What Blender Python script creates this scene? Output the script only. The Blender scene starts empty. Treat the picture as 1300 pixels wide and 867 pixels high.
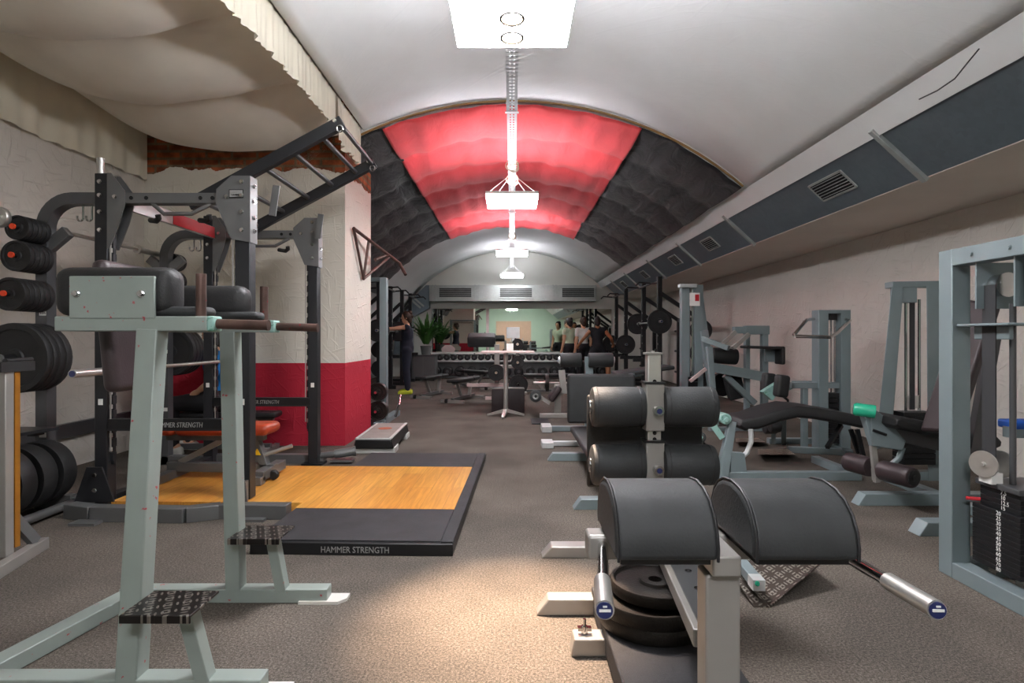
import bpy, bmesh, math, random
from mathutils import Vector, Matrix, Euler
random.seed(7)
PI = math.pi
SC = bpy.context.scene
COL = SC.collection
F = 722.0; CX = 650.0; CY = 428.0; CH = 1.15
def P(px, py, y):
    "photo pixel at distance y in front of the camera -> world point"
    return Vector(((px-CX)*y/F, y, CH+(CY-py)*y/F))
def G(px, py, z=0.0):
    "photo pixel lying on the horizontal plane z -> world point"
    y = F*(z-CH)/(CY-py)
    return Vector(((px-CX)*y/F, y, z))
V = Vector
# ---------------------------------------------------------------- materials
MATS = {}
def _nt(name):
    m = bpy.data.materials.new(name); m.use_nodes = True
    nt = m.node_tree; b = nt.nodes['Principled BSDF']
    MATS[name] = m
    return m, nt, b
def _n(nt, t, **kw):
    n = nt.nodes.new(t)
    for k, v in kw.items():
        if k in n.inputs.keys(): n.inputs[k].default_value = v
        else: setattr(n, k, v)
    return n
def rgb(h, g=2.2):
    if isinstance(h, str):
        h = h.lstrip('#'); c = [int(h[i:i+2], 16)/255 for i in (0, 2, 4)]
        return tuple([(x/12.92 if x <= .04045 else ((x+.055)/1.055)**2.4) for x in c]+[1])
    return tuple(h)+(1,)
def mat(name, col, rough=.6, metal=0.0, var=.12, vscale=6.0, bump=0.0, bscale=40.0, spec=.5, chips=None, chip_amt=.62, sheen=0.0):
    "plain procedural finish: colour with slight noise variation, optional bump and paint chips"
    m, nt, b = _nt(name); c = rgb(col)
    tc = _n(nt, 'ShaderNodeTexCoord')
    nz = _n(nt, 'ShaderNodeTexNoise', Scale=vscale, Detail=4.0)
    nt.links.new(tc.outputs['Object'], nz.inputs['Vector'])
    rp = _n(nt, 'ShaderNodeValToRGB')
    rp.color_ramp.elements[0].position = .3; rp.color_ramp.elements[1].position = .7
    rp.color_ramp.elements[0].color = tuple(x*(1-var) for x in c[:3])+(1,)
    rp.color_ramp.elements[1].color = tuple(min(1, x*(1+var)) for x in c[:3])+(1,)
    nt.links.new(nz.outputs['Fac'], rp.inputs['Fac'])
    out = rp.outputs['Color']
    if chips:
        n2 = _n(nt, 'ShaderNodeTexNoise', Scale=38.0, Detail=3.0)
        nt.links.new(tc.outputs['Object'], n2.inputs['Vector'])
        r2 = _n(nt, 'ShaderNodeValToRGB')
        r2.color_ramp.elements[0].position = chip_amt; r2.color_ramp.elements[1].position = chip_amt+.03
        nt.links.new(n2.outputs['Fac'], r2.inputs['Fac'])
        mx = _n(nt, 'ShaderNodeMixRGB'); mx.inputs[2].default_value = rgb(chips)
        nt.links.new(r2.outputs['Color'], mx.inputs[0]); nt.links.new(out, mx.inputs[1]); out = mx.outputs[0]
    nt.links.new(out, b.inputs['Base Color'])
    b.inputs['Roughness'].default_value = rough; b.inputs['Metallic'].default_value = metal
    b.inputs['Specular IOR Level'].default_value = spec
    if bump:
        nb = _n(nt, 'ShaderNodeTexNoise', Scale=bscale, Detail=3.0)
        nt.links.new(tc.outputs['Object'], nb.inputs['Vector'])
        bp = _n(nt, 'ShaderNodeBump', Strength=bump, Distance=.01)
        nt.links.new(nb.outputs['Fac'], bp.inputs['Height']); nt.links.new(bp.outputs['Normal'], b.inputs['Normal'])
    return m
def emit(name, col, s):
    m, nt, b = _nt(name)
    b.inputs['Base Color'].default_value = rgb(col)
    b.inputs['Emission Color'].default_value = rgb(col); b.inputs['Emission Strength'].default_value = s
    return m
# ---------------------------------------------------------------- mesh builder
class MB:
    def __init__(s): s.b = bmesh.new()
    def _add(s, verts, faces):
        vs = [s.b.verts.new(v) for v in verts]
        for f in faces:
            try: s.b.faces.new([vs[i] for i in f])
            except ValueError: pass
        return s
    def box(s, c, d, rot=None):
        c = V(c); hx, hy, hz = d[0]/2, d[1]/2, d[2]/2
        R = rot.to_matrix() if isinstance(rot, Euler) else (rot or Matrix.Identity(3))
        vs = [c + R @ V((x, y, z)) for x in (-hx, hx) for y in (-hy, hy) for z in (-hz, hz)]
        return s._add(vs, [(0,1,3,2),(4,6,7,5),(0,4,5,1),(2,3,7,6),(0,2,6,4),(1,5,7,3)])
    def bar(s, a, b, w, h, up=(0,0,1), w2=None, h2=None):
        "rectangular bar from a to b; h is measured along up, w across"
        a, b = V(a), V(b); d = (b-a).normalized(); up = V(up)
        x = d.cross(up)
        if x.length < 1e-4: x = d.cross(V((0,1,0)))
        x.normalize(); u = x.cross(d).normalized()
        w2 = w if w2 is None else w2; h2 = h if h2 is None else h2
        vs = [p + x*(sx*ww/2) + u*(su*hh/2) for p, ww, hh in ((a, w, h), (b, w2, h2)) for sx, su in ((-1,-1),(1,-1),(1,1),(-1,1))]
        return s._add(vs, [(3,2,1,0),(4,5,6,7),(0,1,5,4),(1,2,6,5),(2,3,7,6),(3,0,4,7)])
    def tube(s, pts, r, n=12, cap=True, r_end=None):
        pts = [V(p) for p in pts]; m = len(pts); rings = []
        t0 = (pts[1]-pts[0]).normalized()
        ref = V((0,0,1)) if abs(t0.z) < .9 else V((1,0,0))
        x = t0.cross(ref).normalized()
        for i, p in enumerate(pts):
            t = (pts[min(i+1, m-1)]-pts[max(i-1, 0)]).normalized()
            x = (x - t*x.dot(t)).normalized(); y = t.cross(x)
            rr = r[i] if isinstance(r, (list, tuple)) else (r if r_end is None else r+(r_end-r)*i/(m-1))
            rings.append([s.b.verts.new(p + x*(rr*math.cos(2*PI*k/n)) + y*(rr*math.sin(2*PI*k/n))) for k in range(n)])
        for A, B in zip(rings, rings[1:]):
            for k in range(n): s.b.faces.new((A[k], A[(k+1)%n], B[(k+1)%n], B[k]))
        if cap:
            s.b.faces.new(rings[0][::-1]); s.b.faces.new(rings[-1])
        return s
    def lathe(s, prof, o, axis=(0,0,1), n=24):
        "profile [(r, t)] turned about axis through o"
        o = V(o); ax = V(axis).normalized(); ref = V((0,0,1)) if abs(ax.z) < .9 else V((1,0,0))
        x = ax.cross(ref).normalized(); y = ax.cross(x); rings = []
        for r, t in prof:
            if r < 1e-5: rings.append([s.b.verts.new(o+ax*t)])
            else: rings.append([s.b.verts.new(o+ax*t+x*(r*math.cos(2*PI*k/n))+y*(r*math.sin(2*PI*k/n))) for k in range(n)])
        for A, B in zip(rings, rings[1:]):
            for k in range(n):
                k2 = (k+1) % n
                if len(A) == 1 and len(B) == 1: continue
                if len(A) == 1: s.b.faces.new((A[0], B[k2], B[k]))
                elif len(B) == 1: s.b.faces.new((A[k], A[k2], B[0]))
                else: s.b.faces.new((A[k], A[k2], B[k2], B[k]))
        return s
    def prism(s, poly, thick, o=(0,0,0), ux=(1,0,0), uy=(0,0,1)):
        "2-D polygon spanned by ux, uy at o, extruded thick along ux x uy (centred)"
        o, ux, uy = V(o), V(ux).normalized(), V(uy).normalized(); nrm = ux.cross(uy).normalized()
        n = len(poly)
        vs = [o+ux*p[0]+uy*p[1]+nrm*(k*thick/2) for k in (-1, 1) for p in poly]
        return s._add(vs, [tuple(range(n))[::-1], tuple(range(n, 2*n))]+[(i, (i+1)%n, n+(i+1)%n, n+i) for i in range(n)])
    def grid(s, fn, nu, nv):
        vs = [[s.b.verts.new(fn(i/nu, j/nv)) for j in range(nv+1)] for i in range(nu+1)]
        for i in range(nu):
            for j in range(nv): s.b.faces.new((vs[i][j], vs[i+1][j], vs[i+1][j+1], vs[i][j+1]))
        return s
    def sphere(s, c, r, n=12, sc=(1,1,1)):
        bmesh.ops.create_uvsphere(s.b, u_segments=n*2, v_segments=n, radius=r, matrix=Matrix.Translation(V(c)) @ Matrix.Diagonal((*sc, 1)))
        return s
    def bolt(s, c, d, r=.011, h=.012):
        return s.lathe([(0,0),(r*1.35,0),(r*1.35,h*.3),(r,h*.3),(r,h),(0,h)], c, d, 8)
    def xf(s, M):
        bmesh.ops.transform(s.b, matrix=M, verts=s.b.verts); return s
    def build(s, name, m, parent=None, bevel=0.0, seg=2, smooth=True, ang=35, local=False, mods=None, recalc=True):
        b = s.b
        if recalc: bmesh.ops.recalc_face_normals(b, faces=b.faces)
        if parent is not None and not local:
            o = V((0,0,0)); q = parent
            while q is not None: o += V(q.location); q = q.parent
            bmesh.ops.translate(b, vec=-o, verts=b.verts)
        if smooth:
            for f in b.faces: f.smooth = True
            for e in b.edges:
                if len(e.link_faces) == 2: e.smooth = e.calc_face_angle(0) < math.radians(ang)
                else: e.smooth = True
        me = bpy.data.meshes.new(name); b.to_mesh(me); b.free()
        me.materials.append(MATS[m] if isinstance(m, str) else m)
        ob = bpy.data.objects.new(name, me); COL.objects.link(ob)
        if parent is not None: ob.parent = parent
        if bevel:
            md = ob.modifiers.new('bevel', 'BEVEL'); md.width = bevel; md.segments = seg; md.limit_method = 'ANGLE'; md.angle_limit = math.radians(40)
            md.use_clamp_overlap = True; md.harden_normals = False
        return ob
def tag(o, label, cat, group=None, kind=None):
    if label: o['label'] = label
    if cat: o['category'] = cat
    if group: o['group'] = group
    if kind: o['kind'] = kind
    return o
def struct(o): o['kind'] = 'structure'; return o
def thing(name, label, cat, loc=(0,0,0), group=None):
    o = bpy.data.objects.new(name, None); COL.objects.link(o); o.location = V(loc)
    o.empty_display_size = .05
    return tag(o, label, cat, group)
def kids(o): return [c for c in COL.objects if c.parent == o]
def dup(root, loc, rotz=None, label=None, group=None, scale=None):
    ch = {}
    for o in COL.objects:
        if o.parent: ch.setdefault(o.parent.name, []).append(o)
    r = root.copy(); COL.objects.link(r); r.location = V(loc)
    if rotz is not None: r.rotation_euler = (0, 0, rotz)
    if scale is not None: r.scale = (scale,)*3
    if label: r['label'] = label
    if group: r['group'] = group
    for c in ch.get(root.name, []):
        k = c.copy(); COL.objects.link(k); k.parent = r
        for g in ch.get(c.name, []):
            q = g.copy(); COL.objects.link(q); q.parent = k
    return r
def arc(c, r, a0, a1, n, ux=(1,0,0), uy=(0,0,1)):
    c, ux, uy = V(c), V(ux), V(uy)
    return [c+ux*(r*math.cos(a0+(a1-a0)*i/n))+uy*(r*math.sin(a0+(a1-a0)*i/n)) for i in range(n+1)]
def text_mesh(txt, size, o, ux, uy, depth=.002, shear=0.0, width=None, squash=1.0):
    "raised lettering as an MB, starting at o, running along ux with uy up"
    cu = bpy.data.curves.new('txt', 'FONT'); cu.body = txt; cu.size = size; cu.extrude = depth/2; cu.shear = shear; cu.resolution_u = 2
    ob = bpy.data.objects.new('txt', cu); COL.objects.link(ob)
    bpy.context.view_layer.update()
    dg = bpy.context.evaluated_depsgraph_get()
    me = bpy.data.meshes.new_from_object(ob.evaluated_get(dg))
    COL.objects.unlink(ob); bpy.data.objects.remove(ob)
    mb = MB(); mb.b.from_mesh(me); bpy.data.meshes.remove(me)
    ux, uy = V(ux).normalized(), V(uy).normalized(); n = ux.cross(uy).normalized()
    xs = [v.co.x for v in mb.b.verts]; k = 1.0
    if width and xs: k = width/(max(xs)-min(xs))
    for v in mb.b.verts:
        c = v.co.copy(); v.co = V(o)+ux*(c.x*k)+uy*(c.y*squash)+n*c.z
    return mb
# ---------------------------------------------------------------- parametric shapes shared by many things
def pad(mb, c, d, rot=None, r=.03, seg=4):
    "upholstered block with rounded edges"
    b = bmesh.new(); bmesh.ops.create_cube(b, size=1.0)
    for v in b.verts: v.co = V((v.co.x*d[0], v.co.y*d[1], v.co.z*d[2]))
    rr = min(r, min(d)*.49)
    bmesh.ops.bevel(b, geom=list(b.edges), offset=rr, segments=seg, profile=.5, affect='EDGES', clamp_overlap=True)
    R = rot.to_matrix() if isinstance(rot, Euler) else (rot or Matrix.Identity(3))
    for v in b.verts: v.co = V(c)+R @ v.co
    me = bpy.data.meshes.new('t'); b.to_mesh(me); b.free(); mb.b.from_mesh(me); bpy.data.meshes.remove(me)
    return mb
def roller(mb, a, b, r, e=.012, n=28):
    "foam roller with softly rounded ends from a to b"
    a, b = V(a), V(b); L = (b-a).length
    return mb.lathe([(0,0.004),(r*.6,0),(r-e,0),(r-e*.3,e*.3),(r,e),(r*1.004,L/2),(r,L-e),(r-e*.3,L-e*.3),(r-e,L),(r*.6,L),(0,L-.004)], a, b-a, n)
def plate(mb, c, ax, r, w, hole=.026, n=36, lip=.2):
    "weight plate with a raised rim and hub"
    h = w/2; ri = r*(1-lip); rh = max(hole*2.1, r*.2)
    prof = [(hole, h*.95),(rh, h*.95),(rh*1.1, h*.45),(ri, h*.45),(ri*1.05, h*.95),(r*.985, h),(r, h*.8),
            (r, -h*.8),(r*.985, -h),(ri*1.05, -h*.95),(ri, -h*.45),(rh*1.1, -h*.45),(rh, -h*.95),(hole, -h*.95),(hole, h*.95)]
    return mb.lathe(prof, c, ax, n)
def carpet():
    m, nt, b = _nt('carpet'); L = nt.links.new
    tc = _n(nt, 'ShaderNodeTexCoord')
    n1 = _n(nt, 'ShaderNodeTexNoise', Scale=300.0, Detail=2.0, Roughness=.8); L(tc.outputs['Object'], n1.inputs['Vector'])
    n2 = _n(nt, 'ShaderNodeTexNoise', Scale=1.6, Detail=5.0); L(tc.outputs['Object'], n2.inputs['Vector'])
    n3 = _n(nt, 'ShaderNodeTexNoise', Scale=110.0, Detail=3.0, Roughness=.7); L(tc.outputs['Object'], n3.inputs['Vector'])
    ad = _n(nt, 'ShaderNodeMath', operation='ADD'); L(n1.outputs['Fac'], ad.inputs[0]); L(n3.outputs['Fac'], ad.inputs[1])
    hf = _n(nt, 'ShaderNodeMath', operation='MULTIPLY'); hf.inputs[1].default_value = .5; L(ad.outputs[0], hf.inputs[0])
    r = _n(nt, 'ShaderNodeValToRGB'); e = r.color_ramp.elements
    e[0].position = .36; e[0].color = rgb('#2e2a27'); e[1].position = .66; e[1].color = rgb('#8b8279')
    k = e.new(.5); k.color = rgb('#5a544e')
    L(hf.outputs[0], r.inputs['Fac'])
    r2 = _n(nt, 'ShaderNodeValToRGB'); r2.color_ramp.elements[0].color = (.72,.72,.72,1); r2.color_ramp.elements[1].color = (1.12,1.1,1.08,1)
    r2.color_ramp.elements[0].position = .35; r2.color_ramp.elements[1].position = .65; L(n2.outputs['Fac'], r2.inputs['Fac'])
    mx = _n(nt, 'ShaderNodeMixRGB', blend_type='MULTIPLY'); mx.inputs[0].default_value = 1
    L(r.outputs[0], mx.inputs[1]); L(r2.outputs[0], mx.inputs[2]); L(mx.outputs[0], b.inputs['Base Color'])
    bp = _n(nt, 'ShaderNodeBump', Strength=.35, Distance=.004); L(hf.outputs[0], bp.inputs['Height']); L(bp.outputs[0], b.inputs['Normal'])
    b.inputs['Roughness'].default_value = .95; b.inputs['Specular IOR Level'].default_value = .15
carpet()
def plaster(name, col, strokes=.5, red_below=None, brick_above=None):
    m, nt, b = _nt(name); L = nt.links.new
    tc = _n(nt, 'ShaderNodeTexCoord')
    n2 = _n(nt, 'ShaderNodeTexNoise', Scale=.9, Detail=6.0, Roughness=.6); L(tc.outputs['Object'], n2.inputs['Vector'])
    c = rgb(col)
    r = _n(nt, 'ShaderNodeValToRGB'); r.color_ramp.elements[0].position = .3; r.color_ramp.elements[1].position = .7
    r.color_ramp.elements[0].color = tuple(x*.88 for x in c[:3])+(1,); r.color_ramp.elements[1].color = c
    L(n2.outputs['Fac'], r.inputs['Fac']); out = r.outputs[0]
    # short trowel strokes: peaks of stretched noise in several directions
    sp0 = _n(nt, 'ShaderNodeSeparateXYZ'); L(tc.outputs['Object'], sp0.inputs[0])
    uu = _n(nt, 'ShaderNodeMath', operation='ADD'); L(sp0.outputs['X'], uu.inputs[0]); L(sp0.outputs['Y'], uu.inputs[1])
    uv = _n(nt, 'ShaderNodeCombineXYZ'); L(uu.outputs[0], uv.inputs[0]); L(sp0.outputs['Z'], uv.inputs[1]); mu = None
    for k, ang in enumerate((.45, -.5, 1.25)):
        mp = _n(nt, 'ShaderNodeMapping'); mp.inputs['Rotation'].default_value = (0, 0, ang+.35); mp.inputs['Location'].default_value = (k*3.7, k*9.1, k*5.)
        L(uv.outputs[0], mp.inputs[0])
        mp2 = _n(nt, 'ShaderNodeMapping'); mp2.inputs['Scale'].default_value = (4.2, 26, 1); L(mp.outputs[0], mp2.inputs[0])
        w = _n(nt, 'ShaderNodeTexNoise', Scale=1.0, Detail=1.5, Distortion=.6); L(mp2.outputs[0], w.inputs['Vector'])
        rr = _n(nt, 'ShaderNodeValToRGB'); rr.color_ramp.elements[0].position = .60; rr.color_ramp.elements[1].position = .72; L(w.outputs['Fac'], rr.inputs['Fac'])
        if mu is None: mu = rr
        else:
            mm = _n(nt, 'ShaderNodeMath', operation='MAXIMUM'); L(mu.outputs[0], mm.inputs[0]); L(rr.outputs[0], mm.inputs[1]); mu = mm
    nf = _n(nt, 'ShaderNodeTexNoise', Scale=14.0, Detail=6.0); L(tc.outputs['Object'], nf.inputs['Vector'])
    s2 = _n(nt, 'ShaderNodeMath', operation='MULTIPLY'); s2.inputs[1].default_value = .55; L(nf.outputs['Fac'], s2.inputs[0])
    ad = _n(nt, 'ShaderNodeMath', operation='ADD'); L(mu.outputs[0], ad.inputs[0]); L(s2.outputs[0], ad.inputs[1]); height = ad.outputs[0]
    sp = _n(nt, 'ShaderNodeSeparateXYZ'); L(tc.outputs['Object'], sp.inputs[0])
    if red_below:
        lt = _n(nt, 'ShaderNodeMath', operation='LESS_THAN'); lt.inputs[1].default_value = red_below; L(sp.outputs['Z'], lt.inputs[0])
        mx = _n(nt, 'ShaderNodeMixRGB'); mx.inputs[2].default_value = rgb('#ad2638'); L(lt.outputs[0], mx.inputs[0]); L(out, mx.inputs[1]); out = mx.outputs[0]
    if brick_above:
        ne = _n(nt, 'ShaderNodeTexNoise', Scale=3.5, Detail=6.0); L(tc.outputs['Object'], ne.inputs['Vector'])
        m1 = _n(nt, 'ShaderNodeMath', operation='MULTIPLY_ADD'); m1.inputs[1].default_value = .3; m1.inputs[2].default_value = -.15; L(ne.outputs['Fac'], m1.inputs[0])
        zz = _n(nt, 'ShaderNodeMath', operation='ADD'); L(sp.outputs['Z'], zz.inputs[0]); L(m1.outputs[0], zz.inputs[1])
        gt = _n(nt, 'ShaderNodeMath', operation='GREATER_THAN'); gt.inputs[1].default_value = brick_above; L(zz.outputs[0], gt.inputs[0])
        cb = _n(nt, 'ShaderNodeCombineXYZ'); L(sp.outputs['X'], cb.inputs[0]); L(sp.outputs['Z'], cb.inputs[1])
        bk = _n(nt, 'ShaderNodeTexBrick', Scale=1.0); bk.inputs['Brick Width'].default_value = .27; bk.inputs['Row Height'].default_value = .078
        bk.inputs['Mortar Size'].default_value = .014; bk.inputs['Color1'].default_value = rgb('#9a5636'); bk.inputs['Color2'].default_value = rgb('#6b3d28'); bk.inputs['Mortar'].default_value = rgb('#6a5c4a')
        L(cb.outputs[0], bk.inputs['Vector'])
        nd = _n(nt, 'ShaderNodeTexNoise', Scale=9.0, Detail=5.0); L(tc.outputs['Object'], nd.inputs['Vector'])
        dr = _n(nt, 'ShaderNodeValToRGB'); dr.color_ramp.elements[0].position = .35; dr.color_ramp.elements[1].position = .65
        dr.color_ramp.elements[0].color = (.6,.56,.5,1); dr.color_ramp.elements[1].color = (1.5,1.35,1.2,1); L(nd.outputs['Fac'], dr.inputs['Fac'])
        ml = _n(nt, 'ShaderNodeMixRGB', blend_type='MULTIPLY'); ml.inputs[0].default_value = 1; L(bk.outputs['Color'], ml.inputs[1]); L(dr.outputs[0], ml.inputs[2])
        mx = _n(nt, 'ShaderNodeMixRGB'); L(gt.outputs[0], mx.inputs[0]); L(out, mx.inputs[1]); L(ml.outputs[0], mx.inputs[2]); out = mx.outputs[0]
        hs = _n(nt, 'ShaderNodeMath', operation='MULTIPLY_ADD'); hs.inputs[1].default_value = -2.0; L(gt.outputs[0], hs.inputs[0]); L(height, hs.inputs[2]); height = hs.outputs[0]
    bp = _n(nt, 'ShaderNodeBump', Strength=strokes, Distance=.012); L(height, bp.inputs['Height']); L(bp.outputs[0], b.inputs['Normal'])
    L(out, b.inputs['Base Color']); b.inputs['Roughness'].default_value = .82; b.inputs['Specular IOR Level'].default_value = .25
plaster('plaster_vault', '#e0e3e2', .06)
plaster('plaster_wall', '#d0cbc3', .5)
plaster('plaster_painted', '#dcd7cb', .38, red_below=.876, brick_above=2.93)
plaster('plaster_soffit', '#dad2c8', .05)
mat('back_wall_paint', '#cfd0c8', .8, var=.03, vscale=1.5)
mat('green_wall_paint', '#c3d8c6', .8, var=.03, vscale=1.5)
mat('door_paint', '#d9b39b', .6, var=.04)
def fabric(name, col, weave=900., trans=.0, rough=.9, var=.07):
    m = mat(name, col, rough, var=var, vscale=3.0, bump=.12, bscale=weave, spec=.2)
    b = m.node_tree.nodes['Principled BSDF']; b.inputs['Sheen Weight'].default_value = .15
    if trans:
        nt = m.node_tree; tr = _n(nt, 'ShaderNodeBsdfTranslucent'); tr.inputs[0].default_value = rgb(col)
        mx = _n(nt, 'ShaderNodeMixShader'); mx.inputs[0].default_value = trans
        nt.links.new(b.outputs[0], mx.inputs[1]); nt.links.new(tr.outputs[0], mx.inputs[2]); nt.links.new(mx.outputs[0], nt.nodes['Material Output'].inputs[0])
    return m
fabric('cream_cloth', '#e9e3d6', trans=.15)
fabric('curtain_cloth', '#e3ddca', trans=.2)
def lining_cloth(name, col, rough, k):
    m = fabric(name, col, rough=rough); nt = m.node_tree; L = nt.links.new; b = nt.nodes['Principled BSDF']
    tc = _n(nt, 'ShaderNodeTexCoord'); mp = _n(nt, 'ShaderNodeMapping'); mp.inputs['Scale'].default_value = (5, 1.6, 5); L(tc.outputs['Object'], mp.inputs[0])
    n = _n(nt, 'ShaderNodeTexNoise', Scale=1.0, Detail=4.0, Distortion=1.2); L(mp.outputs[0], n.inputs['Vector'])
    bp = _n(nt, 'ShaderNodeBump', Strength=k, Distance=.05); L(n.outputs['Fac'], bp.inputs['Height']); L(bp.outputs[0], b.inputs['Normal'])
lining_cloth('red_cloth', '#d0474a', .9, .35)
lining_cloth('black_cloth', '#1f2022', .5, .8)
def galv(name, col, rough=.42):
    m, nt, b = _nt(name); L = nt.links.new; c = rgb(col)
    tc = _n(nt, 'ShaderNodeTexCoord')
    v = _n(nt, 'ShaderNodeTexVoronoi', Scale=26.0); L(tc.outputs['Object'], v.inputs['Vector'])
    n = _n(nt, 'ShaderNodeTexNoise', Scale=2.2, Detail=5.0); L(tc.outputs['Object'], n.inputs['Vector'])
    r = _n(nt, 'ShaderNodeValToRGB'); r.color_ramp.elements[0].color = tuple(x*.72 for x in c[:3])+(1,); r.color_ramp.elements[1].color = tuple(x*1.15 for x in c[:3])+(1,)
    mx = _n(nt, 'ShaderNodeMixRGB'); mx.inputs[0].default_value = .25; L(n.outputs['Fac'], mx.inputs[1]); L(v.outputs['Color'], mx.inputs[2])
    L(mx.outputs[0], r.inputs['Fac']); L(r.outputs[0], b.inputs['Base Color'])
    b.inputs['Metallic'].default_value = .55; b.inputs['Roughness'].default_value = rough
galv('galvanised', '#76838b'); galv('galvanised_light', '#aeb4b1', .5)
mat('louver_metal', '#8d9290', .4, .6); mat('hole_shade', '#0a0a0a', .9)  # near-black paints the shade inside vents and holes
mat('faded_orange', '#a8583a', .6); mat('trim_wood', '#8a6a3c', .6, vscale=14.)
def mirror():
    m, nt, b = _nt('mirror_glass'); b.inputs['Base Color'].default_value = rgb('#dfe6dd'); b.inputs['Metallic'].default_value = 1; b.inputs['Roughness'].default_value = .02
mirror()
EMI = 34.0
emit('lamp_panel', '#fbfaff', EMI); emit('lamp_top', '#fbfaff', EMI*.45); emit('side_fill', '#fbfaff', EMI*2.4); emit('lamp_panel_dim', '#fbfaff', EMI*.45); emit('side_fill_dim', '#fbfaff', EMI*.22); emit('side_fill_far', '#fbfaff', EMI*.7); emit('lamp_top_far', '#fbfaff', EMI*.3); emit('side_fill_mid', '#fbfaff', EMI*.9); emit('lamp_panel_mid', '#fbfaff', EMI*.75); emit('lamp_top_mid', '#fbfaff', EMI*.14); emit('lamp_top_dim', '#fbfaff', EMI*.12); emit('lamp_bulb', '#ffe9c8', EMI*1.4)  # the side emitters are added fill light, not lamp parts
mat('lamp_housing', '#c9cac6', .45, .3)
mat('white_metal', '#cfd2d2', .35, .5)
mat('wire', '#d9cdb2', .5); mat('wire_dark', '#222222', .5)
# gym finishes
mat('sage_paint', '#8d9791', .42, .15, var=.06, chips='#a8434c', chip_amt=.70)
mat('mint_cap', '#86aaa2', .4, chips='#5b8f7c')
mat('bluegrey_paint', '#7a878a', .4, .2, var=.05)
mat('teal_cap', '#23a07c', .25)
mat('charcoal_paint', '#2b2c2f', .38, .35, var=.06)
mat('gunmetal_paint', '#6b6c6c', .36, .45, var=.06)
mat('step_grey', '#8b8680', .6); mat('rackgrey_paint', '#555658', .36, .45, var=.06)
mat('silver_paint', '#9a9792', .36, .4, var=.05)
mat('chrome', '#c9c9c9', .12, 1.0, var=.02)
mat('ring_dark', '#1c1512', .7); mat('brushed_steel', '#c2c0bb', .36, .8, var=.05, vscale=30.)
mat('bronze_grip', '#5a4640', .45, .6, var=.35, vscale=14., chips='#7d2128', chip_amt=.66)
mat('black_vinyl', '#1c1c1d', .55, var=.2, vscale=12., bump=.15, bscale=140., spec=.5)
mat('grey_vinyl', '#282a2b', .62, var=.15, vscale=12., bump=.12, bscale=140.)
mat('brown_vinyl', '#33282a', .45, var=.12, bump=.12, bscale=140.)
mat('orange_vinyl', '#9c3a20', .35, var=.08, bump=.1, bscale=120.)
mat('black_rubber', '#1a1a1b', .6, var=.2, vscale=20., bump=.2, bscale=200.)
mat('matt_rubber', '#262528', .75, var=.3, vscale=8., bump=.3, bscale=260.)
mat('iron', '#2b2724', .5, .5, var=.25, vscale=16., bump=.2, bscale=120.)
mat('black_plastic', '#141415', .4)
mat('black_paint', '#17181a', .45, .2)
mat('orange_plastic', '#d8431f', .4); mat('red_plastic', '#b5202b', .45)
mat('white_print', '#d8d8d4', .6, var=.03); mat('grey_print', '#8e8e8c', .6); mat('blue_print', '#1b2450', .4)
mat('white_label', '#dcdcd8', .5, var=.05); mat('yellow_label', '#e8b818', .5)
mat('white_paint', '#cfccc6', .45, chips='#c23a33', chip_amt=.7)
mat('pink_white', '#cbb6b2', .45)
mat('amber_reflection', '#8a5a1c', .3, vscale=30.)
mat('belt', '#2c2d2f', .6, bump=.3, bscale=500.)
mat('blue_foam', '#1f62c8', .5)
def wood():
    m, nt, b = _nt('oak_boards'); L = nt.links.new
    tc = _n(nt, 'ShaderNodeTexCoord')
    bk = _n(nt, 'ShaderNodeTexBrick', Scale=1.0); bk.offset = .37; bk.inputs['Brick Width'].default_value = 1.1; bk.inputs['Row Height'].default_value = .145
    bk.inputs['Mortar Size'].default_value = .0012; bk.inputs['Color1'].default_value = rgb('#d9a14c'); bk.inputs['Color2'].default_value = rgb('#c5873a'); bk.inputs['Mortar'].default_value = rgb('#8a5a24')
    mp0 = _n(nt, 'ShaderNodeMapping'); mp0.inputs['Rotation'].default_value = (0, 0, PI/2); L(tc.outputs['Object'], mp0.inputs[0])
    L(mp0.outputs[0], bk.inputs['Vector'])
    mp = _n(nt, 'ShaderNodeMapping'); mp.inputs['Scale'].default_value = (2.2, 30, 30); L(mp0.outputs[0], mp.inputs[0])
    n = _n(nt, 'ShaderNodeTexNoise', Scale=1.6, Detail=6.0, Distortion=.8); L(mp.outputs[0], n.inputs['Vector'])
    r = _n(nt, 'ShaderNodeValToRGB'); r.color_ramp.elements[0].position = .3; r.color_ramp.elements[1].position = .7
    r.color_ramp.elements[0].color = (.75,.68,.6,1); r.color_ramp.elements[1].color = (1.1,1.1,1.08,1); L(n.outputs['Fac'], r.inputs['Fac'])
    mx = _n(nt, 'ShaderNodeMixRGB', blend_type='MULTIPLY'); mx.inputs[0].default_value = 1; L(bk.outputs['Color'], mx.inputs[1]); L(r.outputs[0], mx.inputs[2])
    L(mx.outputs[0], b.inputs['Base Color']); b.inputs['Roughness'].default_value = .33
wood()
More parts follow.
